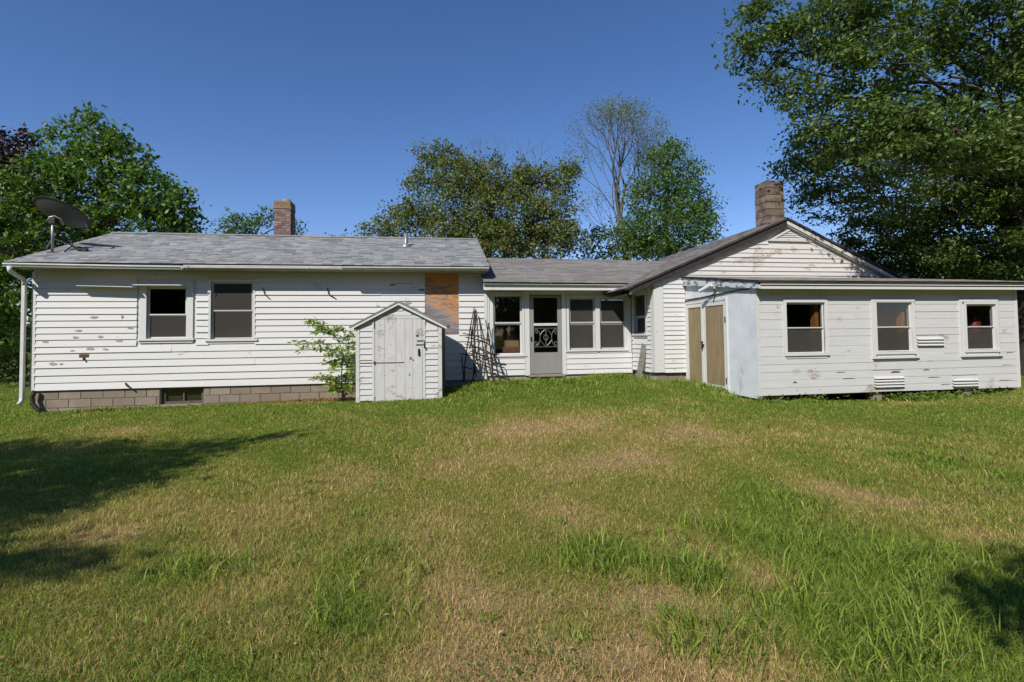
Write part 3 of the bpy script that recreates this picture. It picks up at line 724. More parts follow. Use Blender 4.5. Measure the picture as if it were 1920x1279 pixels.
# ---- connector
SEC[:] = [1.0, (0, 0, 0)]
ch_ = [(1.75, 2.50, .90, 2.44), (2.69, 3.545, .36, 2.44), (3.74, 4.46, 1.0, 2.37), (4.58, 5.31, 1.0, 2.37)]
WC = wall(FC, 1.44, 5.47, .36, 2.60, ch_, M['siding']); WC['label'] = 'recessed middle wall with the storm door and three windows'
rz = [.40, .525, .66, .79, .925]
rows_l = [(.38, .53), (.53, .68), (.68, .83)]
boards(FC, WC, rows_l, [], M['siding'], (1.45, 2.56))
boards(FC, WC, [(.37, .50), (.50, .64), (.64, .775), (.775, .905)], [], M['siding'], (3.66, 5.46))
MB().fbox(FC, 2.565, 2.688, 0, .03, .36, 2.60).build('door_trim', M['trim'], HX)
MB().fbox(FC, 3.547, 3.655, 0, .03, .36, 2.60).build('door_trim', M['trim'], HX)
MB().fbox(FC, 2.69, 3.545, 0, .03, 2.445, 2.60).build('door_trim', M['trim'], HX)
MB().fbox(FC, 1.45, 2.563, 0, .024, 2.53, 2.60).build('frieze_board', M['trim'], HX)
MB().fbox(FC, 3.657, 5.47, 0, .024, 2.47, 2.60).build('frieze_board', M['trim'], HX)
MB().fbox(FC, 1.45, 1.655, 0, .018, .84, 2.53).build('panel_board', M['trim'], HX)
window(FC, 1.75, 2.50, .90, 2.44, 1.70, casing=.055, sill_w=.10, screen=False)
window(FC, 3.74, 4.46, 1.0, 2.37, 1.69, casing=.06, sash=M['alu'], sash_w=.04, sill=True, sill_w=.09, top_screen=True, curtain=True)
window(FC, 4.58, 5.31, 1.0, 2.37, 1.69, casing=.0, sash=M['alu'], sash_w=.04, sill=True, sill_w=.03, top_screen=True, curtain=True)
MB().fbox(FC, 4.522, 4.578, 0, .030, .955, 2.43).build('mullion', M['trim'], HX)
MB().fbox(FC, 5.312, 5.43, 0, .030, .92, 2.43).build('window_trim', M['trim'], HX)
MB().fbox(FC, 4.58, 5.31, 0, .033, 2.375, 2.43).build('window_trim', M['trim'], HX)
# storm door
dm = MB()
dm.fbox(FC, 2.70, 2.80, -.03, .012, .40, 2.42); dm.fbox(FC, 3.435, 3.535, -.03, .012, .40, 2.42); dm.fbox(FC, 2.80, 3.435, -.03, .012, 2.36, 2.42)
dm.fbox(FC, 2.80, 3.435, -.03, .006, .40, .945)
D = dm.build('storm_door', M['door_grey'], HX); D['label'] = 'grey aluminium storm door with a scrolled grille and solid lower panel'
MB().fbox(FC, 2.80, 3.435, -.03, .018, 1.635, 1.70).build('push_bar', M['white_metal'], D)
MB().fbox(FC, 2.80, 3.435, -.012, -.008, 1.70, 2.36).build('pane', M['glass'], D); MB().fbox(FC, 2.80, 3.435, -.012, -.008, .945, 1.635).build('pane', M['glass'], D)
gm_ = MB(); gr = lambda pts: gm_.tube([FC.p(u, .012, z) for u, z in pts], .0065, 6)
gr([(2.81, 1.09), (3.425, 1.09)]); gr([(2.81, 1.57), (3.425, 1.57)]); gr([(3.118, 1.09), (3.118, 1.57)])
for s in (-1, 1):
    c0 = 3.118
    arc = [(c0 + s * (.30 - .15 * math.cos(t)), 1.33 + .235 * math.sin(t)) for t in np.linspace(-1.45, 1.45, 9)]
    gr(arc); gr([(c0 + s * .03, 1.53), (c0 + s * .10, 1.47), (c0 + s * .15, 1.40)]); gr([(c0 + s * .03, 1.12), (c0 + s * .10, 1.19), (c0 + s * .15, 1.26)])
    gr([(c0 + s * (.06 * math.cos(t)), 1.33 + .07 * math.sin(t)) for t in np.linspace(-1.57, 1.57, 6)])
    gr([(c0 + s * (.26 + .04 * math.cos(t)), 1.48 + .04 * math.sin(t)) for t in np.linspace(0, 5.4, 8)])
    gr([(c0 + s * (.26 + .04 * math.cos(t)), 1.18 + .04 * math.sin(t)) for t in np.linspace(0, 5.4, 8)])
gm_.build('grille', M['galv'], D)
MB().fbox(FC, 2.715, 2.735, .012, .045, 1.25, 1.36).build('handle', M['dark_metal'], D)
MB().box(2.65, 3.58, 12.99, 13.16, .335, .385).build('threshold', M['concrete'], HX)
# inner rooms
m = MB(); m.box(1.46, 5.40, 15.6, 15.66, .3, 2.6); m.box(1.46, 5.40, 13.26, 15.6, .36, .42); m.box(1.46, 5.40, 13.26, 15.6, 2.56, 2.60); m.build('inner_wall', M['inside'], HX)
MB().box(1.44, 5.47, 16.9, 17.0, .3, 2.7).build('rear_wall', M['siding'], HX)
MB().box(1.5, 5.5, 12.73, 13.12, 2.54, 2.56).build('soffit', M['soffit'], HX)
MB().box(1.46, 5.25, 12.70, 12.73, 2.52, 2.66).build('fascia', M['trim'], HX)
g = gutter([(1.46, 12.70, 2.675), (5.2, 12.70, 2.665)], .07, .045)
for x0 in (1.62, 2.28, 3.15, 4.25, 4.95): MB().box(x0 - .012, x0 + .012, 12.62, 12.70, 2.672, 2.688).build('gutter_strap', M['white_metal'], g)
MB().tube([(5.0, 12.60, 2.60), (5.18, 12.60, 2.52), (5.3, 12.9, 2.45), (5.40, 13.05, 2.38)], .03, 8).build('downspout', M['bare_wood'], HX, True)
roof('roof', (1.45, 12.62, 2.715), (5.6, 12.62, 2.70), (7.9, 14.6, 3.57), (1.45, 14.6, 3.60), M['shingle_old'])
roof('roof', (7.9, 17.3, 2.7), (1.45, 17.3, 2.7), (1.45, 14.6, 3.60), (7.9, 14.6, 3.57), M['shingle_old'], tabs=False)
# foundation stub of connector
MB().box(1.44, 5.5, 13.17, 13.3, -.3, .36).build('foundation', M['mortar'], HX)

# ---- gable house
AP = (9.007, 4.255); SL = .4153; SR = .45; YR = 11.60
gl_ = lambda z: max(5.478, AP[0] - (AP[1] - .05 - z) / SL); gr_ = lambda z: min(12.75, AP[0] + (AP[1] - .05 - z) / SR)
m = MB(); z_e = AP[1] - .08 - (AP[0] - 5.478) * SL; z_r = AP[1] - .08 - (12.75 - AP[0]) * SR
m.prism([(5.478, 11.761, .46), (12.75, 11.761, .46), (12.75, 11.761, z_r), (AP[0], 11.761, AP[1] - .08), (5.478, 11.761, z_e)], (0, .1, 0))
WG = m.build('wall', M['siding_g'], HX); WG['label'] = 'gable end wall with peeling white clapboards'
rows = [(.46 + i * .1125, .46 + (i + 1) * .1125) for i in range(33)]
boards(FG, WG, [r for r in rows if r[1] < 2.62], [], M['siding'], (5.70, 6.262))
boards(FG, WG, [r for r in rows if r[0] > 2.50 and r[1] < 2.86], [], M['siding_g'], lambda z: (max(5.5, gl_(z) + .05), 6.262 if z < 2.7 else 12.6))
boards(FG, WG, [r for r in rows if r[0] > 2.80 and r[1] < 4.05], [(8.55, 9.90, 3.70, 4.2)], M['siding_g'], lambda z: (gl_(z) + .03, gr_(z) - .03), warp=.006)
MB().fbox(FG, 5.478, 5.695, 0, .03, .47, 2.52).build('corner_board', M['trim'], HX)
# gable vent
m = MB(); a = [(8.60, 3.715), (9.20, 4.03), (9.80, 3.715)]
b_ = [(8.72, 3.745), (9.20, 3.995), (9.68, 3.745)]
def tri_ring(outer, inner, d0, d1):
    mm = MB()
    for i in range(3):
        j = (i + 1) % 3
        q = [outer[i], outer[j], inner[j], inner[i]]
        mm.hexa([FG.p(u, d0, z) for u, z in q] + [FG.p(u, d1, z) for u, z in q])
    return mm
GV = tri_ring([(8.52, 3.69), (9.20, 4.06), (9.88, 3.69)], [(8.72, 3.745), (9.20, 3.995), (9.68, 3.745)], .0, .05).build('gable_vent', M['trim'], HX)
for i in range(5):
    z0 = 3.75 + i * .048; hw = (3.995 - z0) / (.25 / .48) - .02
    if hw > .03: MB().hexa([FG.p(*q) for q in [(9.2 - hw, .035, z0), (9.2 + hw, .035, z0), (9.2 + hw, .008, z0 + .03), (9.2 - hw, .008, z0 + .03), (9.2 - hw, .035, z0 + .012), (9.2 + hw, .035, z0 + .012), (9.2 + hw, .008, z0 + .042), (9.2 - hw, .008, z0 + .042)]]).build('slat', M['trim'], GV)
# rake trim under the roof at the gable
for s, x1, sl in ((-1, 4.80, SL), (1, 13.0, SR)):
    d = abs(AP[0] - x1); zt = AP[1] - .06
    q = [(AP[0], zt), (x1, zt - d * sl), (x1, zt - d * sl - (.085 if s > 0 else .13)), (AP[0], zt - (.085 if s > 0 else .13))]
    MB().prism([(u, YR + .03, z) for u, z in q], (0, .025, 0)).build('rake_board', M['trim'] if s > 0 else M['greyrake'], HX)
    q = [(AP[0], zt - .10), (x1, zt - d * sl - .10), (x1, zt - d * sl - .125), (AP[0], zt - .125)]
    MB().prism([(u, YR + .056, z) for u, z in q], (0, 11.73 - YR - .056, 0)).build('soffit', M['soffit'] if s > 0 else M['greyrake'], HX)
    if s < 0: continue
    x2 = x1; d2 = abs(AP[0] - x2)
    q = [(AP[0], zt - .128), (x2, zt - d2 * sl - .128), (x2, zt - d2 * sl - .22), (AP[0], zt - .22)]
    MB().prism([(u, 11.731, z) for u, z in q], (0, .024, 0)).build('frieze_board', M['trim'], HX)
zl = AP[1] - .06 - (AP[0] - 4.80) * SL - .10
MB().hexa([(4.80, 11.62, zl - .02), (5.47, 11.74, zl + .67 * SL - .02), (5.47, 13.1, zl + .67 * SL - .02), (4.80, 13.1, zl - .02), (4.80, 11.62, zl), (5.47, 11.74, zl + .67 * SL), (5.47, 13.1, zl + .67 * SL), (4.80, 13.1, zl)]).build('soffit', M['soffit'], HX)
roof('roof', (4.68, 18.2, AP[1] + .01 - SL * 4.327), (4.68, YR, AP[1] + .01 - SL * 4.327), (AP[0], YR, AP[1] + .015), (AP[0], 18.2, AP[1] + .015), M['shingle_old'], part_limit=260, th=.05)
roof('roof', (13.1, YR, AP[1] + .01 - SR * 4.093), (13.1, 18.2, AP[1] + .01 - SR * 4.093), (AP[0], 18.2, AP[1] + .015), (AP[0], YR, AP[1] + .015), M['shingle_old'], tabs=False, th=.05)
# gable side wall with a window
sh_ = [(-12.95, -12.24, 1.40, 2.42)]
WS = wall(FS, -13.15, -11.76, .46, 2.62, sh_, M['siding']); WS['label'] = 'short side wall with a small window'
boards(FS, WS, [r for r in rows if r[1] < 2.6], [(-13.03, -12.14, 1.28, 2.55)], M['siding'], (-13.10, -11.93), joint=(2, 3))
MB().fbox(FS, -11.925, -11.727, 0, .028, .47, 2.48).build('corner_board', M['trim'], HX)
window(FS, -12.95, -12.24, 1.40, 2.42, 1.83, casing=.075, sash=M['alu'], sash_w=.03, top_screen=True)
MB().box(5.50, 5.9, 11.86, 17.0, .40, .46).build('floor', M['inside'], HX)
MB().box(8.2, 8.25, 11.86, 17.0, .46, 2.7).box(5.5, 8.2, 13.4, 13.45, .46, 2.7).box(5.5, 8.2, 11.86, 13.4, 2.64, 2.68).build('inner_wall', M['inside'], HX)
MB().box(12.65, 12.75, 11.87, 18.0, .3, z_r).box(5.5, 12.65, 17.9, 18.0, .3, 2.6).build('rear_wall', M['siding'], HX)
# foundation of the gable house
FN2 = MB().box(5.52, 6.30, 11.82, 11.95, -.3, .452).box(5.52, 5.62, 11.95, 13.1, -.3, .452).build('foundation', M['mortar'], HX)
for (a, b, z0, z1) in ((5.525, 5.83, .27, .44), (5.84, 6.23, .27, .44), (5.525, 6.02, .09, .26), (6.03, 6.27, .09, .26)): MB().box(a, b, 11.808, 11.83, z0, z1).build('concrete_block', M['block'], FN2)
MB().box(5.50, 6.26, 11.78, 11.83, .443, .462).build('sill_beam', M['bare_wood'], HX)
# right chimney of concrete blocks, a block wide
CH = MB().box(9.12, 9.60, 12.52, 13.0, 3.6, 5.40).build('chimney', M['mortar'], HX); CH['label'] = 'brown concrete block chimney beside the gable peak'
M['dark_mortar'] = plain('sooty_mortar', (.07, .06, .05), .95, .1, var=.3)
CH.data.materials[0] = M['dark_mortar']
z = 3.95; i = 0
while z < 5.42:
    zt = z + .177; o_ = .012 + random.uniform(0, .008)
    if i % 2:
        MB().box(9.12 - o_, 9.60 + o_, 12.52 - o_, 12.750, z, zt).build('chimney_block', M['chimblock'], CH); MB().box(9.12 - o_, 9.60 + o_, 12.770, 13.0 + o_, z, zt).build('chimney_block', M['chimblock'], CH)
    else:
        MB().box(9.12 - o_, 9.350, 12.52 - o_, 13.0 + o_, z, zt).build('chimney_block', M['chimblock'], CH); MB().box(9.370, 9.60 + o_, 12.52 - o_, 13.0 + o_, z, zt).build('chimney_block', M['chimblock'], CH)
    z += .193; i += 1
MB().box(9.02, 9.12, 12.45, 13.05, 4.17, 4.20).build('flashing', M['galv'], HX)

# ---- annex
AXR = 12.31
ah = [(6.90, 7.74, .99, 1.975), (8.87, 9.75, .97, 1.99), (11.0, 11.80, .975, 1.955)]
WA = wall(FA, 6.282, AXR, .20, 2.24, ah, M['annex'], th=.08); WA['label'] = 'front wall of the low right annex in dull white flush boards'
arow = [.195]
while arow[-1] < 2.20: arow.append(min(arow[-1] + random.choice((.125, .14, .15, .19)), 2.24))
boards(FA, WA, list(zip(arow, arow[1:])), [(6.82, 7.80, .93, 2.03), (8.80, 9.82, .88, 2.04), (10.90, 11.86, .89, 2.03), (9.83, 10.46, 1.085, 1.27), (8.79, 9.48, .27, .50), (10.63, 11.25, .235, .41)], M['annex'], (6.33, AXR - .05), flush=True, name='board', joint=(1.5, 3.6), warp=.003)
MB().fbox(FA, 6.262, 6.328, 0, .02, .19, 2.23).build('corner_board', M['annex'], HX)
MB().fbox(FA, AXR - .048, AXR + .012, 0, .02, .20, 2.23).build('corner_board', M['trim'], HX)
window(FA, 6.90, 7.74, .99, 1.975, 1.475, casing=.06, sash_w=.02, depth=.06, sill_w=.055)
window(FA, 8.90, 9.73, .985, 1.975, 1.47, casing=.045, sash_w=.022, depth=.06, sill_w=.05)
window(FA, 11.03, 11.77, .99, 1.935, 1.46, casing=.045, sash_w=.02, depth=.06, sill_w=.05)
for (u0, u1, z0, z1) in ((8.78, 9.84, .90, 2.045), (10.86, 11.87, .90, 2.035)):
    m = MB(); m.fbox(FA, u0, u0 + .065, 0, .036, z0 + .0, z1); m.fbox(FA, u0 + .066, u1 - .05, 0, .036, z1 - .055, z1); m.fbox(FA, u0 - .01, u1, 0, .06, z0 - .045, z0 - .005); m.build('outer_casing', M['trim'], HX)
def louver(u0, u1, z0, z1, n):
    m = MB(); m.fbox(FA, u0, u1, -.08, -.06, z0, z1)
    V = m.build('louver_vent', M['dark_metal'], HX)
    hh = (z1 - z0) / n
    for i in range(n):
        a = z0 + i * hh; k2 = random.uniform(-.006, .006)
        MB().hexa([FA.p(*q) for q in [(u0, .050, a + .012 + k2), (u1, .050, a + .012), (u1, -.01, a + hh * .55), (u0, -.01, a + hh * .55), (u0, .045, a + .030 + k2), (u1, .045, a + .030), (u1, -.01, a + hh * .95), (u0, -.01, a + hh * .95)]]).build('slat', M['trim'], V)
    return V
for (u, z, w2, h2) in ((7.95, .60, .22, .012), (8.08, .47, .30, .016), (10.05, .78, .18, .014), (9.95, .60, .16, .02), (10.05, .45, .30, .012), (11.85, .66, .30, .012), (11.75, .34, .38, .014), (10.35, .30, .24, .010), (7.0, .42, .10, .03), (12.0, .92, .18, .01), (9.2, .58, .22, .02)):
    MB().hexa([FA.p(*q) for q in [(u, .0145, z), (u + w2, .0145, z + .004), (u + w2, .004, z + .004), (u, .004, z), (u + w2 * .2, .0145, z + h2), (u + w2 * .7, .0145, z + h2), (u + w2 * .7, .004, z + h2), (u + w2 * .2, .004, z + h2)]]).build('split_edge', M['bare_wood'], WA)
louver(9.83, 10.45, 1.085, 1.27, 3); louver(8.80, 9.48, .275, .50, 4); louver(10.64, 11.25, .24, .41, 3)
# annex left wall with double doors (u=-Y)
dh = [(-11.70, -10.03, .20, 2.09)]
WL = wall(FD, -11.755, -9.03, .16, 2.30, dh, M['bluewall'], th=.08); WL['label'] = 'pale blue annex side wall with the double doors'
m = MB(); m.prism([FD.p(-11.755, -.004, 2.30), FD.p(-9.03, -.004, 2.30), FD.p(-11.755, -.004, 2.76)], FD.N * -.08); m.build('wall_gusset', M['bluewall'], HX)
MB().fbox(FD, -9.98, -9.30, 0, .008, .14, 2.20).build('sheet_panel', M['bluewall'], HX)
MB().fbox(FD, -9.29, -9.03, 0, .012, .14, 2.24).build('sheet_panel', M['bluewall'], HX)
MB().fbox(FD, -11.74, -9.05, 0, .010, 2.22, 2.30).build('sheet_panel', M['bluewall'], HX)
m = MB(); m.fbox(FD, -11.745, -11.70, 0, .03, .20, 2.13); m.fbox(FD, -10.03, -9.975, 0, .03, .16, 2.15); m.fbox(FD, -11.70, -10.03, 0, .03, 2.09, 2.14); m.build('door_frame', M['trim'], HX)
for (a, b, lab) in ((-11.695, -10.945, 'left leaf'), (-10.925, -10.035, 'right leaf')):
    m = MB(); w_ = .075
    m.fbox(FD, a, a + w_, -.03, .02, .21, 2.085); m.fbox(FD, b - w_, b, -.03, .02, .21, 2.085); m.fbox(FD, a + w_, b - w_, -.03, .02, 2.0, 2.085); m.fbox(FD, a + w_, b - w_, -.03, .02, .21, .27)
    Dr = m.build('door', M['trim'], HX)
    vs = []; fs = []; n = 60; L = b - a - 2 * w_
    for i in range(n + 1):
        u = a + w_ + L * i / n; d_ = .002 + .007 * math.sin(i / n * L / .075 * 2 * math.pi)
        vs += [FD.p(u, d_, .27), FD.p(u, d_, 2.0)]
    for i in range(n): fs.append((2 * i, 2 * i + 2, 2 * i + 3, 2 * i + 1))
    MB().add(vs, fs).build('ribbed_panel', M['tanpanel'], Dr, True)
    MB().fbox(FD, a + w_, b - w_, -.028, -.01, .27, 2.0).build('backing', M['bare_wood'], Dr)
MB().fbox(FD, -10.945, -10.925, -.01, .03, .21, 2.085).build('astragal', M['white_metal'], HX)
m = MB(); m.fbox(FD, -10.99, -10.90, .02, .045, 1.10, 1.15); m.tube([FD.p(-10.93, .05, 1.10), FD.p(-10.93, .055, 1.04)], .022, 8); m.tube([FD.p(-10.95, .04, 1.19), FD.p(-10.93, .07, 1.19)], .028, 8); m.build('latch', M['dark_metal'], HX)
for z0 in (.34, 1.62): MB().fbox(FD, -10.055, -10.015, .031, .037, z0, z0 + .12).build('hinge', M['hinge'], HX)
# rake of the annex roof
def annex_z(y): return 2.355 + (y - 8.80) * .134
m = MB(); m.prism([(6.19, 8.80, annex_z(8.8) - .01), (6.19, 11.72, annex_z(11.72) - .01), (6.19, 11.72, annex_z(11.72) - .19), (6.19, 8.80, annex_z(8.8) - .13)], (.03, 0, 0)); m.build('rake_board', M['bluetrim'], HX)
m = MB(); m.prism([(6.221, 8.83, annex_z(8.83) - .10), (6.221, 11.72, annex_z(11.72) - .16), (6.221, 11.72, annex_z(11.72) - .18), (6.221, 8.83, annex_z(8.83) - .12)], (.05, 0, 0))
MB().tube([(6.262, 11.74, 2.175), (6.258, 10.6, 2.225), (6.258, 9.5, 2.262), (6.26, 9.2, 2.25)], .014, 6).build('cable_or_shadow_line', M['black_rubber'], HX); m.build('soffit', M['bluewall'], HX)  # dark tube laid along the wall as the shadow line of an overhanging cable
m = MB(); m.hexa([(6.16, 8.765, annex_z(8.765)), (12.62, 8.765, annex_z(8.765)), (12.62, 11.755, annex_z(11.755)), (6.16, 11.755, annex_z(11.755)),
                  (6.16, 8.765, annex_z(8.765) + .028), (12.62, 8.765, annex_z(8.765) + .028), (12.62, 11.755, annex_z(11.755) + .028), (6.16, 11.755, annex_z(11.755) + .028)])
RA = m.build('roof', M['tar'], HX); RA['label'] = 'flat-pitched rolled roofing over the annex'
for i in range(4):
    y0 = 8.75 + i * .72
    for (xa, xb) in ((6.15, 8.4), (8.41, 10.6), (10.61, 12.63)):
        j = random.uniform(-.01, .01)
        MB().hexa([(xa, y0 + j, annex_z(y0) + .029), (xb, y0, annex_z(y0) + .029), (xb, y0 + .74, annex_z(y0 + .74) + .029), (xa, y0 + .74, annex_z(y0 + .74) + .029),
                   (xa, y0 + j, annex_z(y0) + .040), (xb, y0, annex_z(y0) + .040), (xb, y0 + .74, annex_z(y0 + .74) + .034), (xa, y0 + .74, annex_z(y0 + .74) + .034)]).build('roofing_sheet', M['roll'], RA)
# front eave: two stepped boards with a dark gap
MB().box(6.19, 12.60, 8.80, 8.825, 2.298, 2.35).build('fascia', M['trim'], HX)
MB().box(6.23, 12.58, 8.835, 8.86, 2.255, 2.291).build('fascia_gap', M['tar'], HX)
MB().box(6.222, 12.60, 8.81, 8.834, 2.222, 2.272).build('fascia', M['trim'], HX)
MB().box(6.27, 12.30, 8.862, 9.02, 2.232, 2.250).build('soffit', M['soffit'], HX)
# annex shell and interior
m = MB(); m.box(12.22, AXR, 9.11, 11.75, .20, 2.3); m.build('end_wall', M['annex'], HX)
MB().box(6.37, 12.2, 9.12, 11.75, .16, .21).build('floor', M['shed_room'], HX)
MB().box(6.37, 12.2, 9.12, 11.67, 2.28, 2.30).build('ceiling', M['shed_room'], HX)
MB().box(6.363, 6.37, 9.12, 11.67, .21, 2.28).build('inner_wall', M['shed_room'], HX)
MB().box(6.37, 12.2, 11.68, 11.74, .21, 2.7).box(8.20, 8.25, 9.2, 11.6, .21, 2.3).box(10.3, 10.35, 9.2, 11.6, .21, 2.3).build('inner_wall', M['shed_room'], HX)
for (a, b) in ((7.655, 7.735), (9.66, 9.72)): MB().box(a, b, 9.17, 9.30, .4, 2.2).build('stud', M['pine'], HX)
# piers under the annex
for x0 in (6.6, 8.85, 11.0): MB().box(x0, x0 + .2, 9.10, 9.3, -.2, .196).build('pier', M['block'], HX)
MB().box(6.35, 12.2, 9.9, 9.95, -.2, .19).build('crawlspace_skirt', M['bare_wood'], HX)

# ------------------------------------------------------------------ things on and around the house
SEC[:] = WING_CAM_SCALE
# tool shed, turned a little from the house
th_ = R(6); U_ = Vector((math.cos(th_), -math.sin(th_), 0)); N_ = Vector((-math.sin(th_), -math.cos(th_), 0))
SHc = Vector((-.49, 10.86, 0))
SH = thing('tool_shed', 'small white wooden gabled shed standing against the long wing, door closed', 'shed', (-.49, 11.2, .1))
FSH = Frame(SHc, U_, N_)
HX_keep = HX
hw = .86; zb, ze, zp = .06, 1.643, 2.09; dep = .88
def part(mb, name, mat, par=None, **kw): return mb.build(name, mat, par or SH, **kw)
m = MB()
m.prism([FSH.p(-hw, 0, zb), FSH.p(hw, 0, zb), FSH.p(hw, 0, ze), FSH.p(0, 0, zp - .02), FSH.p(-hw, 0, ze)], N_ * -.04)
m.fbox(FSH, -hw, -hw + .04, -dep, -.041, zb, ze); m.fbox(FSH, hw - .04, hw, -dep, -.041, zb, ze); m.fbox(FSH, -hw + .04, hw - .04, -dep, -dep + .03, zb, ze)
SW = part(m, 'wall', M['shed_b'])
z = .115
while z < 1.98:
    zt = z + .117
    for s in (-1, 1):
        if z < 1.74:
            a, b = .535, hw - .075
            if zt > ze - .06: b = min(b, (zp - .06 - zt) / (zp - ze) * hw + .02)
            if b - a > .05:
                u0, u1 = (a, b) if s > 0 else (-b, -a)
                MB().hexa([FSH.p(*q) for q in [(u0, .029, z), (u1, .029, z), (u1, .001, z), (u0, .001, z), (u0, .005, zt + .01), (u1, .005, zt + .01), (u1, .001, zt + .01), (u0, .001, zt + .01)]]).build('clapboard', M['shed_b'], SW)
    z = zt
for (za, zt) in ((1.835, 1.93), (1.93, 2.02)):
    b = max(.05, (zp - .03 - zt) / (zp - ze) * hw)
    MB().hexa([FSH.p(*q) for q in [(-b, .022, za), (b, .022, za), (b, .001, za), (-b, .001, za), (-b, .005, zt), (b, .005, zt), (b, .001, zt), (-b, .001, zt)]]).build('clapboard', M['shed_b'], SW)
for u0, u1, zt in ((-hw - .004, -hw + .07, 1.60), (hw - .07, hw + .004, 1.60), (-.535, -.49, 1.74), (.47, .53, 1.74)): part(MB().fbox(FSH, u0, u1, .0, .03, zb, zt), 'corner_board', M['shed_b'])
part(MB().fbox(FSH, -.49, .47, .0, .026, 1.765, 1.83), 'door_head', M['shed_b'])
m = MB(); us = [-.485, -.29, -.06, .12, .275, .462]
SD = None
for i, (a, b) in enumerate(zip(us, us[1:])):
    pl = MB().fbox(FSH, a + .002, b - .002, .004, .022 + random.uniform(-.002, .003), .075 + random.uniform(0, .02), 1.76)
    if SD is None: SD = pl.build('door', M['shed'], SH); SD['label'] = 'plank door of the shed with a rusty strap hinge'
    else: pl.build('plank', M['shed'], SD)
MB().fbox(FSH, -.78, .10, .0265, .032, .868, .882).build('strap_hinge', M['hinge'], SD)
MB().fbox(FSH, -.505, -.475, .032, .040, .84, .91).build('hinge_pin', M['rust'], SD)
MB().fbox(FSH, -.50, -.485, .031, .040, 1.57, 1.71).build('hinge', M['hinge'], SD)
MB().fbox(FSH, -.495, -.485, .031, .038, .10, .20).build('hinge', M['hinge'], SD)
m = MB(); m.fbox(FSH, .36, .52, .026, .036, 1.305, 1.32); m.fbox(FSH, .34, .53, .026, .036, 1.225, 1.24); m.fbox(FSH, .50, .515, .034, .045, 1.17, 1.32); m.tube([FSH.p(.515, .05, 1.21), FSH.p(.54, .05, 1.14)], .012, 6); m.build('latch', M['dark_metal'], SD)
m = MB(); m.tube([FSH.p(.40, .03, 1.14), FSH.p(.40, .055, 1.12), FSH.p(.40, .055, 1.03), FSH.p(.40, .03, 1.01)], .013, 6); m.fbox(FSH, .38, .42, .024, .03, 1.01, 1.15); m.build('handle', M['dark_metal'], SD)
m = MB(); m.fbox(FSH, .345, .385, .024, .034, 1.40, 1.435); m.build('lock_plate', M['dark_metal'], SD)
for (u, z, w2, h2) in ((.215, .93, .04, .05), (.27, .905, .03, .03), (.20, .60, .02, .05)): MB().fbox(FSH, u, u + w2, .0235, .0255, z, z + h2).build('peeled_spot', M['bare_wood'], SD)
# shed roof
for s in (-1, 1):
    e = hw + .12; dz = (zp - ze) / hw
    q = [(0, zp), (s * e, zp - e * dz), (s * e, zp - e * dz + .035), (0, zp + .04)]
    part(MB().prism([FSH.p(u, .10, z) for u, z in q], N_ * -(dep + .06)), 'roof', M['shingle_old'])
    q = [(0, zp - .045), (s * (e - .01), zp - (e - .01) * dz - .045), (s * (e - .01), zp - (e - .01) * dz - .002), (0, zp - .002)]
    part(MB().prism([FSH.p(u, .092, z) for u, z in q], N_ * -.022), 'rake_board', M['trim'])
    q = [(0, zp - .085), (s * (e - .08), zp - (e - .08) * dz - .085), (s * (e - .08), zp - (e - .08) * dz - .046), (0, zp - .046)]
    part(MB().prism([FSH.p(u, .03, z) for u, z in q], N_ * -.03), 'frieze_board', M['shed_b'])
part(MB().fbox(FSH, hw + .003, hw + .012, -dep, -.02, .10, 1.60), 'shaded_side_board', M['bare_wood'])  # dark board added so the shed's right side reads as shaded

# satellite dish
SDh = thing('satellite_dish', 'dark grey oval satellite dish on a tripod mast at the left end of the roof', 'satellite dish', (-7.62, 12.3, 3.26))
rz_ = lambda y: 2.955 + (y - 11.56) * .391
nrm = Vector((.22, .50, .84)).normalized()
ax = Vector((1, .05, -.30)); ax = (ax - nrm * ax.dot(nrm)).normalized(); ay = nrm.cross(ax)
c0 = Vector((-7.63, 12.45, 4.03))
vs = []; fs = []; NR, NA = 8, 40
for side in (0, 1):
    for i in range(NR + 1):
        r = i / NR
        for k_ in range(NA):
            t = 2 * math.pi * k_ / NA
            vs.append(c0 + ax * (.53 * r * math.cos(t)) + ay * (.45 * r * math.sin(t)) + nrm * (.11 * r * r + (.008 if side else 0)))
B_ = (NR + 1) * NA
for side in (0, 1):
    for i in range(NR):
        for k_ in range(NA):
            q = [i * NA + k_, i * NA + (k_ + 1) % NA, (i + 1) * NA + (k_ + 1) % NA, (i + 1) * NA + k_]
            q = [j + side * B_ for j in q]; fs.append(tuple(q if side else q[::-1]))
for k_ in range(NA): fs.append((NR * NA + k_, NR * NA + (k_ + 1) % NA, B_ + NR * NA + (k_ + 1) % NA, B_ + NR * NA + k_))
MB().add(vs, fs).build('reflector', M['dish'], SDh, True)
rim = [c0 + ax * (.535 * math.cos(2 * math.pi * k_ / NA)) + ay * (.455 * math.sin(2 * math.pi * k_ / NA)) + nrm * .112 for k_ in range(NA + 1)]
MB().tube(rim, .010, 6, cap=False).build('rim', M['dark_metal'], SDh, True)
bx_, by_ = -7.655, 12.3; zt_ = rz_(by_)
MB().tube([(bx_, by_, zt_), (bx_, by_, zt_ + .35), (bx_ - .012, by_ + .01, zt_ + .72)], [.024, .024, .03], 10).build('mast', M['galv'], SDh, True)
MB().tube([(bx_ - .09, by_ + .0, zt_ + .66), (bx_ - .06, by_, zt_ + .74), (bx_ + .02, by_ + .02, zt_ + .77), (bx_ + .10, by_ + .08, zt_ + .72), (bx_ + .13, by_ + .1, zt_ + .60)], .022, 8).build('bracket', M['galv'], SDh, True)
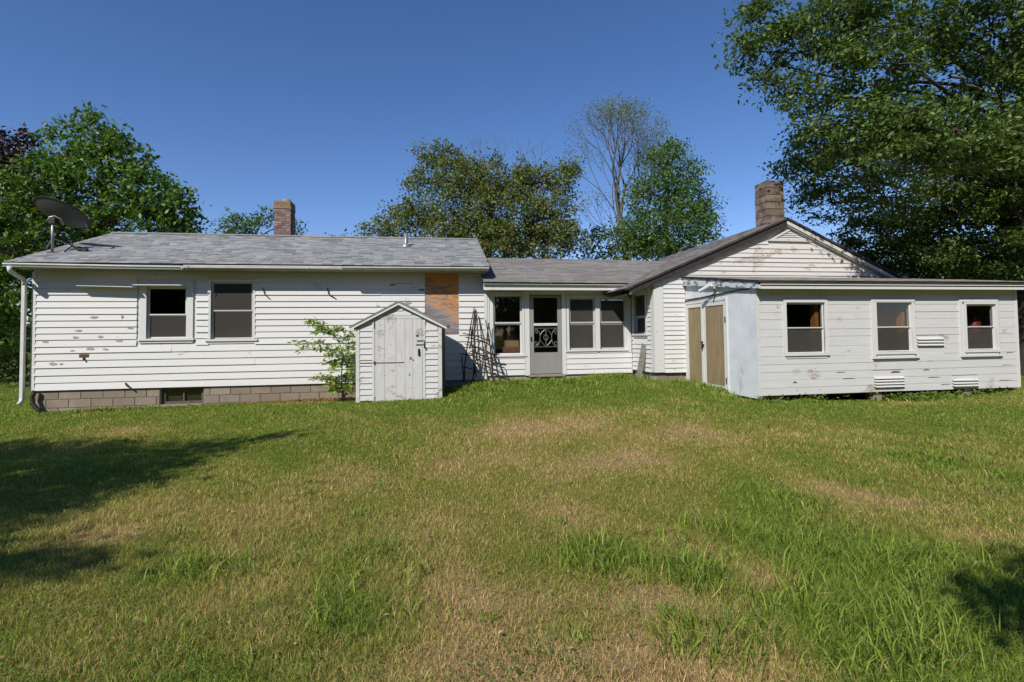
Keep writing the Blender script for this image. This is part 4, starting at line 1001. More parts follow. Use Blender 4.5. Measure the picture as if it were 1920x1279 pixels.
MB().box(bx_ - .07, bx_ + .05, by_ - .03, by_ + .12, zt_ + .60, zt_ + .72).build('clamp', M['dark_metal'], SDh, bevel=.01)
MB().tube([(bx_, by_, zt_ + .30), (bx_ - .30, by_ + .30, rz_(by_ + .30))], .013, 6).build('strut', M['galv'], SDh)
MB().tube([(bx_, by_, zt_ + .30), (bx_ + .22, by_ + .45, rz_(by_ + .45))], .013, 6).build('strut', M['galv'], SDh)
MB().box(bx_ - .07, bx_ + .07, by_ - .05, by_ + .05, zt_ - .01, zt_ + .012).build('foot', M['dark_metal'], SDh)
MB().box(bx_ - .38, bx_ - .25, by_ + .25, by_ + .36, rz_(by_ + .3) + .0, rz_(by_ + .3) + .025).build('foot', M['dark_metal'], SDh)
MB().box(bx_ + .16, bx_ + .28, by_ + .40, by_ + .5, rz_(by_ + .45) + .0, rz_(by_ + .45) + .025).build('foot', M['dark_metal'], SDh)
tip = c0 + ax * .52 + ay * -.10 - nrm * .02
MB().tube([c0 + ax * .5 + nrm * .05, tip + Vector((.04, 0, -.08))], .02, 6).tube([tip + Vector((.03, 0, -.05)), tip + Vector((.08, 0, -.12))], .035, 8).build('feed_arm', M['dark_metal'], SDh)
MB().tube([(bx_ - .2, by_ - .1, rz_(by_ - .1) + .3), (bx_ - .12, by_ - .05, zt_ + .45), (bx_, by_ - .02, zt_ + .6)], .008, 5).build('cable_or_shadow_line', M['black_rubber'], SDh)

# fallen second bracket on the roof
LB = thing('roof_bracket', 'small dark metal bracket lying on the shingles right of the satellite dish', 'bracket', (-7.3, 12.4, 3.3))
x0, y0 = -7.36, 12.42
MB().tube([(x0 - .05, y0 + .05, rz_(y0) + .24), (x0, y0, rz_(y0) + .12), (x0 + .10, y0, rz_(y0) + .05), (x0 + .26, y0 - .02, rz_(y0) + .02)], .024, 8).build('arm', M['dark_metal'], LB)
MB().tube([(x0, y0, rz_(y0) + .12), (x0 - .08, y0 - .1, rz_(y0 - .1) + .01)], .014, 6).build('leg', M['dark_metal'], LB)
MB().box(x0 + .22, x0 + .30, y0 - .05, y0 + .03, rz_(y0) + .0, rz_(y0) + .07).build('plate', M['dark_metal'], LB)

SEC[:] = [1.0, (0, 0, 0)]
# security camera over the double doors
SC = thing('security_camera', 'white bullet shaped security camera mounted above the double doors', 'camera', (6.2, 10.4, 2.4))
MB().lathe((0, 0, 0), [(.0, -.0), (.055, 0), (.055, .03), (.03, .05), (.0, .05)], 14).build('mount', M['white_plastic'], SC, True)
SC.children[0].matrix_world = Matrix.Translation((6.195, 10.33, 2.415)) @ Matrix.Rotation(R(-90), 4, 'Y')
MB().tube([(6.17, 10.33, 2.415), (6.10, 10.36, 2.40), (6.08, 10.42, 2.40)], .018, 8).build('arm', M['white_plastic'], SC, True)
MB().tube([(6.11, 10.30, 2.44), (6.02, 10.62, 2.325)], .04, 14).build('housing', M['white_plastic'], SC)
MB().tube([(6.018, 10.625, 2.324), (6.015, 10.63, 2.322)], .033, 14).build('lens', M['dark_metal'], SC)
MB().tube([(6.22, 10.36, 2.36), (6.255, 10.40, 2.28), (6.25, 10.42, 2.15), (6.24, 10.46, 2.08)], .012, 5).build('cable_or_shadow_line', M['black_rubber'], SC)
MB().box(6.195, 6.275, 10.30, 10.36, 2.36, 2.46).build('junction_box', M['white_plastic'], SC)

# stick trellis
SEC[:] = WING_CAM_SCALE
TR = thing('twig_trellis', 'rickety trellis of crossed bare twigs leaning on the siding by the porch window', 'trellis', (1.3, 11.75, .35))
ST = [[(1.15, 2.05), (.97, 1.16), (.89, .40)], [(1.18, 2.02), (1.14, 1.3), (1.09, .40)], [(1.25, 1.85), (1.32, 1.27), (1.44, .33)], [(1.48, 1.69), (1.40, 1.1), (1.32, .36)], [(.92, 1.22), (1.32, 1.09), (1.62, .93)], [(.88, 1.46), (1.26, 1.37), (1.51, 1.27)],
      [(.99, 1.04), (1.30, .80), (1.81, .66)], [(.85, .72), (1.25, .58), (1.62, .54)], [(.85, .94), (.86, .7), (.87, .38)], [(1.68, .88), (1.76, .6), (1.86, .34)], [(1.41, 1.76), (1.50, 1.1), (1.56, .36)], [(1.07, 1.64), (1.10, 1.0), (1.17, .38)], [(1.44, 1.33), (1.60, .8), (1.72, .36)], [(1.26, 1.27), (1.15, .8), (1.07, .38)], [(1.16, 1.98), (1.10, 1.5), (1.03, 1.1)], [(1.0, 1.25), (1.4, 1.0), (1.7, .97)], [(.80, 1.0), (1.2, .93), (1.66, .74)]]
for i, st in enumerate(ST):
    pts = []
    for (x, z) in st:
        lean = (z - .35) / 1.7
        pts.append((x, 11.66 + .24 * lean + .04 * (i % 3), z))
    a, b, c_ = map(Vector, pts); mid = [a, a.lerp(b, .5) + Vector((random.uniform(-.015, .015), 0, 0)), b, b.lerp(c_, .5) + Vector((random.uniform(-.02, .02), 0, 0)), c_]
    MB().tube(mid, [.010, .013, .014, .015, .016], 6).build('stick', M['dead_twig'], TR)

# leaning grey board
SEC[:] = [1.0, (0, 0, 0)]
LP = thing('leaning_board', 'weathered grey plank leaning against the short side wall', 'plank', (5.2, 12.2, .3))
a, b = Vector((5.20, 12.16, .24)), Vector((5.42, 12.26, 1.12)); dr_ = (b - a).normalized(); sd_ = Vector((0.985, -.17, 0)); sd_ = (sd_ - dr_ * sd_.dot(dr_)).normalized(); nn = dr_.cross(sd_)
k_ = []
for q in (a, b):
    for (s, t) in ((-.065, -.012), (.065, -.012), (.065, .012), (-.065, .012)): k_.append(q + sd_ * s + nn * t)
k_[4] += dr_ * .03; k_[7] += dr_ * .03
MB().hexa(k_).build('plank', plain('silvered_plank', (.22, .21, .19), .9, .1, var=.45, sc=14, bump=.4), LP)

# doorstep
o = MB().box(2.95, 3.95, 12.62, 12.97, .14, .255).build('doorstep', M['concrete'], None, bevel=.02); tag(o, 'low worn concrete step in the grass below the storm door', 'step')
# things behind the panes
o = MB().box(2.10, 2.44, 13.34, 13.60, 1.09, 1.26).build('cardboard_box', M['cardboard'], None, bevel=.004); tag(o, 'tan cardboard box on top of another box behind the porch window', 'box', 'boxes behind the porch window')
o = MB().box(2.03, 2.46, 13.30, 13.66, .86, 1.088).build('cardboard_box', M['cardboard_red'], None, bevel=.004); tag(o, 'reddish lower box behind the porch window, another box on it', 'box', 'boxes behind the porch window')
o = MB().box(1.95, 2.5, 13.28, 13.7, .421, .858).build('crate', M['bare_wood'], None); tag(o, 'dark wooden crate under the boxes behind the porch window', 'crate')
SEC[:] = WING_CAM_SCALE
o = MB().box(-4.22, -3.66, 12.30, 12.33, 1.16, 1.60).build('headboard', M['pine'], None); tag(o, 'brown wooden board showing low behind the second window of the long wing', 'board')
o = MB().box(-4.22, -3.66, 12.34, 12.9, .451, 1.10).build('cabinet', M['bare_wood'], None); tag(o, 'dark low cabinet in the room behind the second window', 'cabinet')
SEC[:] = [1.0, (0, 0, 0)]
o = MB().lathe((11.72, 9.42, 1.30), [(.0, 0), (.09, 0), (.13, .12), (.12, .25), (.05, .36), (.04, .44), (.0, .44)], 18).build('jug', M['red'], None, True); tag(o, 'dull red rounded jug behind the rightmost annex window', 'jug')
o = MB().box(11.5, 11.95, 9.3, 9.6, .211, 1.298).build('stand', M['bare_wood'], None); tag(o, 'dark stand under the red jug inside the annex', 'stand')

# ------------------------------------------------------------------ trees
def lobe_points(lobes, dens, per, sig, hollow=.5, holes=0.0, flat=.7):
    """cluster centres in ellipsoid lobes, then leaves round each; returns leaf points and cluster centres"""
    CC = []
    for (x, y, z, rx, rz2) in lobes:
        ry = (rx + rz2) / 2
        n = max(3, int(dens * (rx * rz2 + rx * ry + ry * rz2)))
        d = RNG.normal(size=(n, 3)); d /= np.linalg.norm(d, axis=1)[:, None]
        r = RNG.uniform(hollow, 1, n) ** .6 * RNG.uniform(.85, 1.18, n)
        CC.append(np.array((x, y, z)) + d * r[:, None] * np.array((rx, ry, rz2)))
    CC = np.concatenate(CC)
    if holes > 0:
        f = np.sin(CC[:, 0] * 3.1 + 1) * np.sin(CC[:, 2] * 3.7 + 2) * np.sin(CC[:, 1] * 2.9)
        CC = CC[(f < .35) | (RNG.uniform(0, 1, len(CC)) > holes)]
    cs = RNG.uniform(.6, 1.4, len(CC))
    P = np.repeat(CC, per, 0) + RNG.normal(size=(len(CC) * per, 3)) * sig * np.repeat(cs, per)[:, None] * np.array((1, 1, flat))
    return P, CC

def limb(m, a, b, r0, r1, sag=.0, n=5, wob=.08):
    a, b = Vector(a), Vector(b); L = (b - a).length; pts = []; rs = []
    for i in range(n + 1):
        t = i / n; p = a.lerp(b, t)
        if 0 < i < n: p += Vector((random.uniform(-1, 1), random.uniform(-1, 1), random.uniform(-1, 1))) * wob * L * .35
        p.z += sag * math.sin(math.pi * t) * L; pts.append(p); rs.append(r0 + (r1 - r0) * t)
    m.tube(pts, rs, 7, cap=False); return pts

def tree(name, label, lobes, base, top, r0, dens, per, sig, size, pal, cat='tree', group=None, bark=None, hollow=.45, holes=0, up=.5, twig=.35, flat=.7, limb_r=.35, kind_note=None, aspect=.55):
    T = thing(name, label, cat, (base[0], base[1], base[2]), group)
    m = MB(); base, top = Vector(base), Vector(top)
    tp = limb(m, base, top, r0, r0 * .35, 0, 7, .04)
    P, CC = lobe_points(lobes, dens, per, sig, hollow, holes, flat)
    for (x, y, z, rx, rz2) in lobes:
        c_ = Vector((x, y, z)); q = min(tp[1:], key=lambda p: (p - c_).length + max(0, p.z - c_.z + .5) * 2.0)
        rr = max(.02, r0 * limb_r * min(1, .5 + .25 * (rx + rz2)))
        limb(m, q, c_, rr, rr * .35, .06, 5, .09)
    cen = np.array([l[:3] for l in lobes])
    for p in CC[RNG.uniform(0, 1, len(CC)) < twig]:
        j = ((cen - p) ** 2).sum(1).argmin()
        limb(m, cen[j], p, .016, .006, .03, 2, .1)
    o = m.build('trunk', bark or M['bark'], T, True)
    leaves('crown', P, size, pal, T, up, aspect=aspect)
    return T

MAPLE = [(-12.52, 22.14, 9.32, .86, .94), (-11.26, 21.97, 8.18, .98, 1.02), (-13.92, 22.91, 8.8, .88, 1.05), (-12.37, 22.18, 7.58, 1.54, 1.23), (-10.29, 21.35, 6.81, 1.2, 1.0), (-9.21, 21.18, 6.4, .84, .84), (-8.96, 21.16, 5.7, .76, .6), (-13.93, 21.95, 7.25, 1.2, 1.1), (-14.73, 21.61, 6.34, 1.17, 1.17), (-13.45, 21.93, 5.65, 1.9, 1.1), (-14.73, 21.17, 4.6, 1.14, 1.14), (-11.17, 22.04, 5.73, 2.05, .92), (-14.64, 21.21, 3.09, 1.04, 1.14), (-15.58, 21.4, 2.15, 1.14, 1.33), (-14.81, 22.7, 4.64, 1.23, .92), (-12.5, 23.5, 4.4, 1.6, 1.2)]  # crown lobe tables, mostly projected from image pixels at chosen depths
PURPLE = [(-20.41, 29.52, 10.81, 1.01, 1.01), (-19.49, 29.34, 11.33, .59, .59), (-19.63, 29.43, 9.6, 1.2, 1.2), (-21.86, 29.79, 10.16, 1.6, 1.6), (-21.08, 29.73, 8.02, 1.8, 1.6), (-19.5, 30, 7.6, 1.6, 1.6), (-22, 30, 5.5, 2, 2)]
SMALLT = [(-14.26, 42.7, 10.22, 1.07, .74), (-13.05, 42.51, 9.8, .98, .74), (-11.84, 42.28, 10.6, .82, .74), (-14.67, 42.81, 9.33, 1.23, .57), (-9.86, 42.97, 10.09, .42, .84), (-13, 43, 8, 2.4, 1.4)]
TIPS = [[(-11.4, 62.43, 12.73, .49, .37), (-11.4, 62.43, 11.5, 1.2, 1.4)], [(-10.19, 62.22, 12.78, .37, .31), (-10.2, 62.2, 11.5, 1, 1.4)], [(-9.28, 62.07, 12.52, .74, .49), (-9.1, 62.0, 11.2, 1.2, 1.4)]]
CENTRAL = [(.49, 24.97, 10.04, .87, .67), (1.45, 24.82, 9.82, .77, .61), (.06, 25.1, 8.69, .92, .67), (1.79, 24.29, 8.77, 1.25, 1.05), (3.52, 24.0, 8.63, 1.51, 1.2), (5.23, 24.22, 8.63, 1.08, .92), (6.5, 24.01, 8.61, .87, 1.02), (-.33, 25.22, 7.28, .87, .87), (1.66, 24.38, 7.14, 1.88, 1.38), (3.8, 23.52, 6.76, 2.21, 1.47), (6.11, 23.63, 6.84, 1.25, 1.25), (2.59, 23.76, 5.66, 2.95, .98), (5.49, 23.27, 5.63, 1.97, .98), (7.1, 23.88, 9.24, .46, .46)]
CENTRAL2 = [(-2.4, 26.1, 6.69, .89, .47), (-1.37, 25.91, 7.1, .68, .63), (-.84, 25.33, 6.52, 1.28, .61), (-2.0, 26, 5.6, 1.6, .8)]
GREENR = [(13.36, 25.8, 10.98, .86, .8), (12.51, 25.96, 10.42, 1.03, .98), (14.12, 25.71, 9.68, 1.03, 1.09), (12.0, 25.6, 8.71, 1.55, 1.41), (13.91, 25.8, 8.25, 1.32, 1.32), (12.41, 25.6, 6.88, 2.39, 1.41), (15.04, 25.62, 7.95, .63, .86), (14.9, 25.68, 6.95, .92, .98), (11.22, 26.32, 6.71, 1.58, 1.03), (12.68, 25.6, 5.75, 2.54, .85)]
LOWR = [(10.23, 26.51, 6.0, 1.72, .86), (9.1, 26.69, 6.44, .98, .69), (9.6, 27, 5, 1.8, 1)]
OAK = [(8.0, 11.06, 8.8, .77, .58), (7.62, 11.14, 8.16, .49, .44), (8.31, 11.04, 7.84, .58, .51), (8.82, 10.92, 8.6, .9, .64), (8.62, 11.01, 7.13, .49, .33), (9.32, 10.33, 8.55, 1.11, .74), (9.31, 10.37, 7.44, .92, .74), (10.41, 10.14, 8.66, 1.23, .86), (10.32, 9.7, 7.29, .94, .59), (12.23, 10.34, 8.81, 1.41, 1.02), (13.49, 10.13, 8.54, 1.41, 1.15), (14.16, 9.53, 8.0, 1.11, 1.35), (9.5, 10.88, 6.61, .83, .64), (9.38, 9.91, 6.01, .88, .53), (9.97, 9.3, 5.97, .9, .45), (10.58, 8.71, 5.48, .97, .48), (11.53, 8.55, 5.36, .97, .54), (10.08, 9.31, 5.18, 1.01, .43), (11.31, 8.91, 4.93, 1.11, .4), (10.06, 11.82, 6.06, .76, .62), (10.19, 10.81, 5.38, .96, .58), (10.87, 13.21, 5.88, .61, .61), (11.62, 13.11, 5.11, 1.08, .69), (11.38, 11.14, 4.73, 1.07, .6), (13.41, 13.35, 4.26, 1.11, .71), (14.34, 12.66, 4.77, 1.23, .92), (16.01, 12.37, 5.06, 1.38, .92), (17.37, 12.15, 4.73, 1.23, 1.38), (16.25, 14.4, 3.82, 1.39, .7), (18.31, 14.05, 3.97, 1.57, .78), (14.15, 9.61, 5.91, .98, 1.11), (10.41, 13.27, 6.35, .38, .54),
       (12.6, 11.5, 7.2, 1.3, .9), (13.6, 12.5, 6.3, 1.4, .9), (15.5, 11.5, 7.6, 1.5, 1.2), (11.8, 12.5, 6.6, 1.0, .6), (15.5, 12, 6.4, 1.5, .9), (14.6, 10.6, 4.3, 1.0, .7), (15.4, 11.2, 5.3, 1.1, .8), (16.2, 11.0, 3.9, 1.0, .7), (16.8, 11.4, 5.8, 1.2, 1.1), (16.0, 10.6, 7.2, 1.2, 1.1), (15.3, 11.0, 3.1, .9, .5), (17.0, 11.4, 2.8, .9, .6), (14.0, 12.0, 3.4, 1.0, .5), (12.9, 14.2, 3.7, 1.1, .6), (13.4, 11.2, 5.2, 1.0, .6), (10.2, 9.4, 5.6, .8, .4), (9.9, 9.6, 5.9, .6, .35),
       (14.6, 13.2, 3.3, 1.3, .8), (16.2, 13.4, 2.9, 1.3, .9), (17.6, 13.2, 3.3, 1.2, 1.0), (15.4, 14.2, 4.6, 1.3, .8), (13.6, 14.2, 3.4, 1.1, .7), (12, 8.6, 11, 1.3, .7), (14.2, 8.8, 11.6, 1.4, .8), (16.5, 8.6, 10.8, 1.3, .8)]  # last lobes: unseen high boughs added to shade the lower right crown
BACKR = [(26.25, 25.85, 5.08, 1.84, .92), (28.67, 25.45, 4.74, 2.15, .92), (31.4, 24.99, 4.71, 2.46, 1.23), (28, 26, 3, 3, 1.6), (31.5, 25.5, 2.6, 3, 1.8), (25, 26.5, 3.2, 2.2, 1.6)]
BACKR2 = [(32.13, 22.85, 4.17, 2.29, 1.72), (32.97, 22.8, 1.87, 1.72, 2.1), (35.52, 22.31, 3.27, 2.58, 3.0), (34.25, 24.67, 1.2, 1.6, 1.3), (37, 22.5, 5.5, 3, 2.5)]
BUSHL = [(-17.06, 24.24, .95, 1.29, 1.29), (-17.86, 23.32, 1.81, 1.64, 2.05), (-18.11, 24.33, 3.11, 1.94, 1.29)]
BUSHL2 = [(-20.0, 28.5, 1.2, 1.6, 1.5), (-22, 29, 1.6, 2.2, 2)]
G1 = [(.105, .19, .03), (.08, .15, .025), (.14, .225, .035), (.06, .115, .022)]
G2 = [(.065, .115, .028), (.09, .15, .036), (.13, .20, .055), (.05, .09, .022)]
GB = [(.15, .19, .045), (.12, .175, .04), (.19, .20, .06), (.10, .15, .035), (.12, .17, .04), (.18, .13, .055)]
GO = [(.085, .14, .033), (.115, .18, .045), (.17, .245, .07), (.065, .11, .026)]
GR = [(.085, .155, .035), (.105, .185, .042), (.065, .125, .03), (.13, .20, .05)]
PU = [(.045, .018, .026), (.06, .022, .03), (.035, .016, .022)]
tree('maple_tree', 'bushy bright green maple behind the left end of the roof', MAPLE, (-12.2, 22.6, -.3), (-12.3, 22.3, 8.2), .28, 15, 26, .17, .19, G1, hollow=.45, holes=.5)
tree('purple_maple_tree', 'dark purple leaved tree at the far left edge behind the maple', PURPLE, (-20.6, 29.8, -.3), (-20.4, 29.6, 9.8), .25, 16, 16, .20, .22, PU)
tree('distant_tree', 'small distant tree crown showing beside the narrow brick chimney', SMALLT, (-12.9, 43, 0), (-12.9, 43, 9.2), .2, 14, 12, .24, .24, GR)
for i, L in enumerate(TIPS):
    l = L[0]; tree('treetop', 'tiny distant %s treetop peeking over the long roof' % ('leftmost', 'middle', 'rightmost')[i], L, (l[0], l[1], 0), (l[0], l[1], l[2] - .5), .15, 9, 8, .25, .28, GR, group='tiny treetops beyond the long roof')
CT = tree('walnut_tree', 'wide olive and brown leaved tree behind the middle roof', CENTRAL, (2.9, 24.4, 0), (3.2, 24.3, 8.2), .30, 20, 34, .19, .14, GB, hollow=.35, holes=.6, flat=.8)
tree('sapling_tree', 'low olive tree left of the wide olive and brown tree', CENTRAL2, (-1.4, 25.9, 0), (-1.4, 25.9, 6.4), .12, 16, 22, .2, .16, GB)
tree('locust_tree', 'full green feathery tree behind the roofs, right of the bare tree', GREENR, (12.8, 26.1, 0), (13.0, 25.9, 9.9), .28, 22, 18, .22, .16, GR, hollow=.3, holes=.3, flat=.8)
tree('shrub_tree', 'low dark green tree between the olive tree and the green feathery tree', LOWR, (9.8, 26.8, 0), (9.7, 26.8, 5.4), .12, 13, 12, .22, .19, G2)
OT = tree('oak_tree', 'huge dark green oak overhanging the right side of the house', OAK, (16.9, 12.0, .1), (16.2, 11.6, 9.6), .42, 15, 66, .19, .115, GO, hollow=.35, holes=.8, twig=.4, flat=.42, limb_r=.16, aspect=.5, up=.9)
tree('hedgerow_tree', 'dense dark tree behind the annex roof at the right', BACKR, (28.5, 26, 0), (28.6, 25.8, 4.6), .25, 9, 15, .3, .26, G2)
tree('hedgerow_tree', 'dark tree at the right edge beyond the annex end', BACKR2, (34.5, 23.4, 0), (34.4, 23.2, 4.6), .25, 9, 15, .3, .26, G2)
tree('shrub', 'dark bushy shrub beyond the left corner of the house', BUSHL, (-17.6, 24.1, -.35), (-17.7, 24.0, 2.3), .1, 16, 14, .2, .19, G2, cat='shrub')
tree('shrub', 'darker shrub farther back at the left edge of the lawn', BUSHL2, (-20.6, 28.6, -.35), (-20.8, 28.8, 1.8), .1, 12, 13, .25, .22, G2, cat='shrub')
# visible sunlit limbs of the oak
m = MB(); limb(m, (14.8, 11.0, 7.2), (11.6, 9.6, 7.05), .055, .03, .02, 7, .05); limb(m, (13.9, 10.3, 5.95), (11.9, 9.3, 6.1), .05, .02, .02, 5, .05); limb(m, (14.8, 11, 8.2), (12.3, 9.8, 8.0), .06, .02, .03, 5, .05); limb(m, (14.5, 10.4, 5.2), (12.6, 9.6, 5.0), .05, .02, .03, 5, .06)
m.build('limb', M['palebark'], OT, True)
# tree line across the back, each its own tree
for i in range(15):
    xx = -34 + i * 6.2 + random.uniform(-1, 1); yy = 52 + random.uniform(-3, 8)
    hh = random.uniform(3.0, 4.2)
    if -20 < xx < 36: hh = random.uniform(2.6, 3.6)
    lb = [(xx + random.uniform(-1.6, 1.6), yy + random.uniform(-1, 1), hh * random.uniform(.35, .8), random.uniform(1.6, 2.6), random.uniform(1.2, 1.9)) for _ in range(5)]
    tree('tree_row_tree', 'dark tree standing in the distant row behind the house', lb, (xx, yy, 0), (xx, yy, hh * .7), .2, 3.2, 14, .45, .42, G2, group='trees in the distant row behind the house', twig=.1)
# bare tree: recursive branching
BT = thing('bare_tree', 'tall half bare grey tree with fanning twigs behind the middle roof', 'tree', (12.0, 28.3, 0))
bm = MB(); tips = []
def branch(p, d, L, r, lev):
    n = 3; pts = [p]; q = p.copy(); dd = d.copy()
    for i in range(n):
        dd = (dd + Vector((random.uniform(-1, 1), random.uniform(-.6, .6), random.uniform(-.4, .8))) * .12).normalized()
        q = q + dd * L / n; pts.append(q.copy())
    bm.tube(pts, [r, r * .88, r * .76, r * .66], 6 if lev < 2 else 4, cap=False)
    if lev >= 5: tips.append(q)
    if lev >= 7: return
    for k_ in range(3 if lev > 0 and random.random() < .45 else 2):
        an = random.uniform(.16, .42) * (1 if k_ % 2 else -1)
        nd = Matrix.Rotation(an, 3, 'Y') @ dd; nd = Matrix.Rotation(random.uniform(-.35, .35), 3, 'X') @ nd; nd = (nd + Vector((0, 0, .12))).normalized()
        branch(q if k_ < 2 else pts[2], nd, L * random.uniform(.70, .88), r * .62, lev + 1)
branch(Vector((12.1, 28.3, 0)), Vector((-.05, 0, 1)).normalized(), 6.4, .22, 0) if False else None
tr_ = limb(bm, (12.6, 28.3, 0), (11.2, 28.3, 8.0), .24, .15, 0, 6, .03)
random.seed(3)
for (px_, pz_, dx_, L_, r_2, lv) in ((11.2, 8.0, -.28, 1.75, .11, 1), (11.2, 8.0, .22, 1.8, .10, 1), (11.5, 6.3, .5, 1.9, .08, 2), (11.4, 7.0, -.6, 1.6, .07, 2), (11.3, 7.6, .5, 1.7, .07, 2), (11.25, 7.8, -.05, 2.1, .08, 2), (11.6, 5.8, -.7, 1.3, .05, 3)):
    branch(Vector((px_, 28.3, pz_)), Vector((dx_, random.uniform(-.2, .2), 1)).normalized(), L_, r_2, lv)
bm.build('trunk', M['palebark'], BT, True)
tp_ = np.array([tuple(t) for t in tips]); tp_ = tp_[RNG.uniform(0, 1, len(tp_)) < .75]
leaves('crown', np.repeat(tp_, 7, 0) + RNG.normal(size=(len(tp_) * 7, 3)) * .20, .10, [(.16, .22, .08), (.19, .23, .09), (.13, .19, .07)], BT)
# bare twigs rising from the olive tree
bm = MB(); tips = []
for (x, z, dx) in ((2.9, 8.8, -.1), (3.6, 8.9, .1), (4.3, 8.9, .45), (5.0, 8.8, .5)): branch(Vector((x, 24.2, z)), Vector((dx, 0, 1)).normalized(), .75, .03, 4)
bm.build('twigs', M['palebark'], CT, True)['kind'] = 'stuff'

# trees behind the camera whose shade falls on the lawn
def shade_lobes(pts, h):
    kx = 1 / math.tan(SUN_EL)
    return [(x - math.sin(SUN_AZ) * (h + dz) * kx, y - math.cos(SUN_AZ) * (h + dz) * kx, h + dz, r, r * .55) for x, y, r, dz in pts]
SHL = shade_lobes([(-6.8, 8.3, 1.1, 0), (-5.4, 8.3, .8, .3), (-4.4, 8.2, .6, -.2), (-3.3, 8.2, .5, .2), (-2.6, 8.15, .28, 0), (-6.2, 7.2, 1.2, .3), (-4.8, 7.3, .9, 0), (-3.5, 7.3, .6, .2), (-4.1, 6.3, .9, .2), (-5.4, 6.3, 1.1, 0), (-7.0, 6.2, 1.2, 0), (-3.1, 6.5, .5, 0), (-3.6, 5.4, .65, 0), (-4.6, 5.4, .9, .2), (-6.0, 5.2, 1.1, .2), (-3.9, 4.75, .45, 0), (-5.0, 4.5, .7, 0), (-7.3, 4.6, 1.1, 0), (-2.6, 3.9, .28, 0), (-3.1, 3.85, .38, .1), (-3.8, 3.7, .5, 0), (-5.0, 3.5, .8, 0), (-2.2, 8.05, .35, 0), (-2.9, 7.7, .45, .1), (-2.7, 7.2, .35, -.1), (-3.0, 5.9, .4, 0), (-3.1, 5.1, .35, .1), (-3.3, 4.5, .3, 0), (-2.4, 3.75, .3, 0), (-2.9, 3.6, .35, 0)], 5.0)
tree('yard_tree', 'tree left of the viewpoint that throws the large shadow on the lawn', SHL, (-10.6, .6, 0), (-9.6, 1.6, 4.8), .2, 60, 16, .13, .13, G2, hollow=.2, twig=.15)
SHR = shade_lobes([(3.5, 2.32, .40, 0), (3.0, 2.30, .24, .1), (4.3, 2.0, .6, .1), (3.15, 1.85, .42, -.1), (2.8, 2.05, .2, 0)], 3.6)
tree('young_tree', 'young tree behind the viewpoint that shades the right corner of the lawn', SHR, (1.9, -1.6, 0), (1.6, -1.2, 3.4), .05, 130, 16, .07, .09, G2, hollow=.1, twig=.1)

SEC[:] = WING_CAM_SCALE
for i, (xx, yy, hh) in enumerate(((-35, -13, 12), (-27, -17, 13), (-21.5, -20, 12), (-15, -22, 13), (-8, -24, 14), (2, -25, 15), (11, -23, 14), (20, -20, 13), (29, -16, 14), (38, -11, 14), (46, -4, 13))):
    lb = [(xx + random.uniform(-3, 3), yy + random.uniform(-1.5, 1.5), hh * q, random.uniform(3.0, 3.8), random.uniform(2.0, 2.8)) for q in (.18, .3, .42, .55, .68, .8)]
    tree('backyard_tree', 'broad leafy tree in the row behind the viewpoint', lb, (xx, yy, 0), (xx, yy, hh * .7), .3, 2.0, 16, .7, .95, G2, group='row of trees behind the viewpoint', twig=.05)
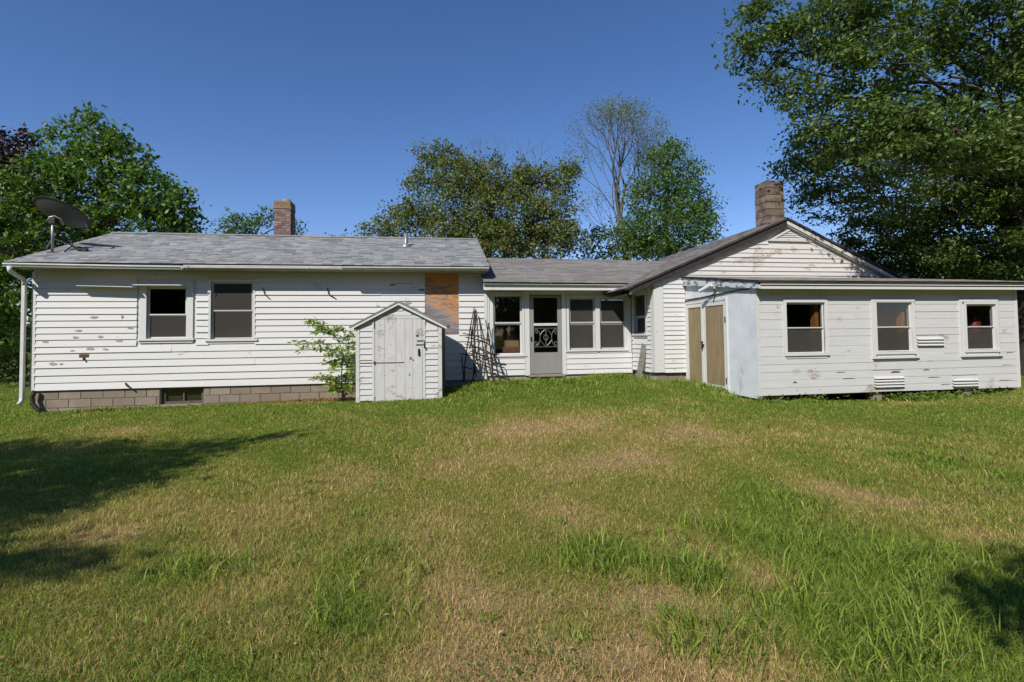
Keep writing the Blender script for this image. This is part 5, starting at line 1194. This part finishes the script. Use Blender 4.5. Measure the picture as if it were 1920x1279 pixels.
# sapling by the shed: stems with compound leaves
SP = thing('sapling', 'young leafy sapling with arching fronds growing between the long wing and the shed', 'sapling', (-1.68, 11.4, .08))
m = MB(); stems = [[(-1.68, 11.4, .06), (-1.70, 11.4, .65), (-1.66, 11.38, 1.05), (-1.76, 11.36, 1.35), (-1.98, 11.32, 1.62)], [(-1.69, 11.42, .06), (-1.62, 11.4, .5), (-1.56, 11.38, .9)], [(-1.67, 11.38, .3), (-1.85, 11.34, .50), (-2.1, 11.3, .56)]]
for s in stems: m.tube(s, [.016, .013, .010, .008, .005][:len(s)], 6)
LP_ = []
fr_ = [((-1.98, 11.32, 1.62), (-2.36, 11.22, 1.74)), ((-1.76, 11.36, 1.35), (-2.18, 11.2, 1.66)), ((-1.70, 11.37, 1.2), (-2.62, 11.15, 1.32)), ((-1.68, 11.38, 1.1), (-2.45, 11.1, 1.18)), ((-1.72, 11.36, 1.30), (-1.40, 11.2, 1.46)), ((-1.66, 11.38, 1.1), (-1.32, 11.15, 1.30)),
       ((-1.66, 11.38, 1.0), (-1.95, 11.1, 1.05)), ((-1.70, 11.4, .8), (-2.0, 11.2, .86)), ((-1.60, 11.4, .75), (-1.36, 11.25, .80)), ((-1.85, 11.34, .5), (-2.22, 11.25, .57)), ((-1.70, 11.4, .5), (-1.95, 11.2, .42)), ((-1.62, 11.4, .5), (-1.45, 11.2, .62)), ((-1.56, 11.38, .9), (-1.42, 11.2, 1.05)), ((-1.9, 11.33, 1.5), (-2.2, 11.15, 1.5)), ((-1.9, 11.33, 1.5), (-1.66, 11.15, 1.58)), ((-1.68, 11.38, .95), (-1.85, 11.1, .72)), ((-1.7, 11.4, .3), (-1.9, 11.25, .28)), ((-1.66, 11.4, .35), (-1.5, 11.2, .3))]
for a, b in fr_:
    a, b = Vector(a), Vector(b); m.tube([a, a.lerp(b, .5) + Vector((0, 0, .05)), b], [.004, .003, .002], 4)
    for i in range(20):
        t = .1 + .9 * i / 19; p = a.lerp(b, t) + Vector((0, 0, .05 * math.sin(math.pi * t)))
        for s in (-1, 1): LP_.append(p + Vector((random.uniform(-.05, .05), random.uniform(-.06, .06), random.uniform(-.05, .03))))
m.build('stem', M['palebark'], SP)
leaves('foliage', np.array([sec(p) for p in LP_ for _k in (0, 1)]) + RNG.normal(size=(len(LP_) * 2, 3)) * .02, .12, [(.30, .40, .09), (.22, .32, .07), (.36, .44, .12), (.16, .25, .05)], SP, up=1.4, aspect=.42)
SEC[:] = [1.0, (0, 0, 0)]
# dead leaves at the foot of the wall
n = 900; x = np.concatenate([RNG.normal(-2.1, .65, 700), RNG.uniform(-8.3, -1.5, 200)]); y = 13.05 - np.abs(RNG.normal(0, .25, n)); ok = (x < -1.4) | (y > 12.7); x, y = x[ok], y[ok]
o = leaves('dead_leaves', np.stack([x, y, gz(x, y) + .03], 1), .07, [(.32, .18, .09), (.24, .13, .07), (.40, .27, .15)], None, up=2.5)
tag(o, 'litter of dry brown leaves at the foot of the sapling', 'leaf litter')
# low weeds along the annex foot
n = 600; x = np.concatenate([RNG.normal(9.7, .45, n), RNG.normal(7.2, .5, 90), RNG.normal(11, .5, 120)]); y = 8.93 - np.abs(RNG.normal(0, .10, len(x))); z = gz(x, y) + RNG.uniform(.03, .14, len(x))
o = leaves('weeds', np.stack([x, y, z], 1), .06, [(.13, .22, .03), (.09, .17, .025), (.17, .24, .05)], None, up=1.2)
tag(o, 'low leafy weeds growing along the foot of the annex wall', 'weeds')
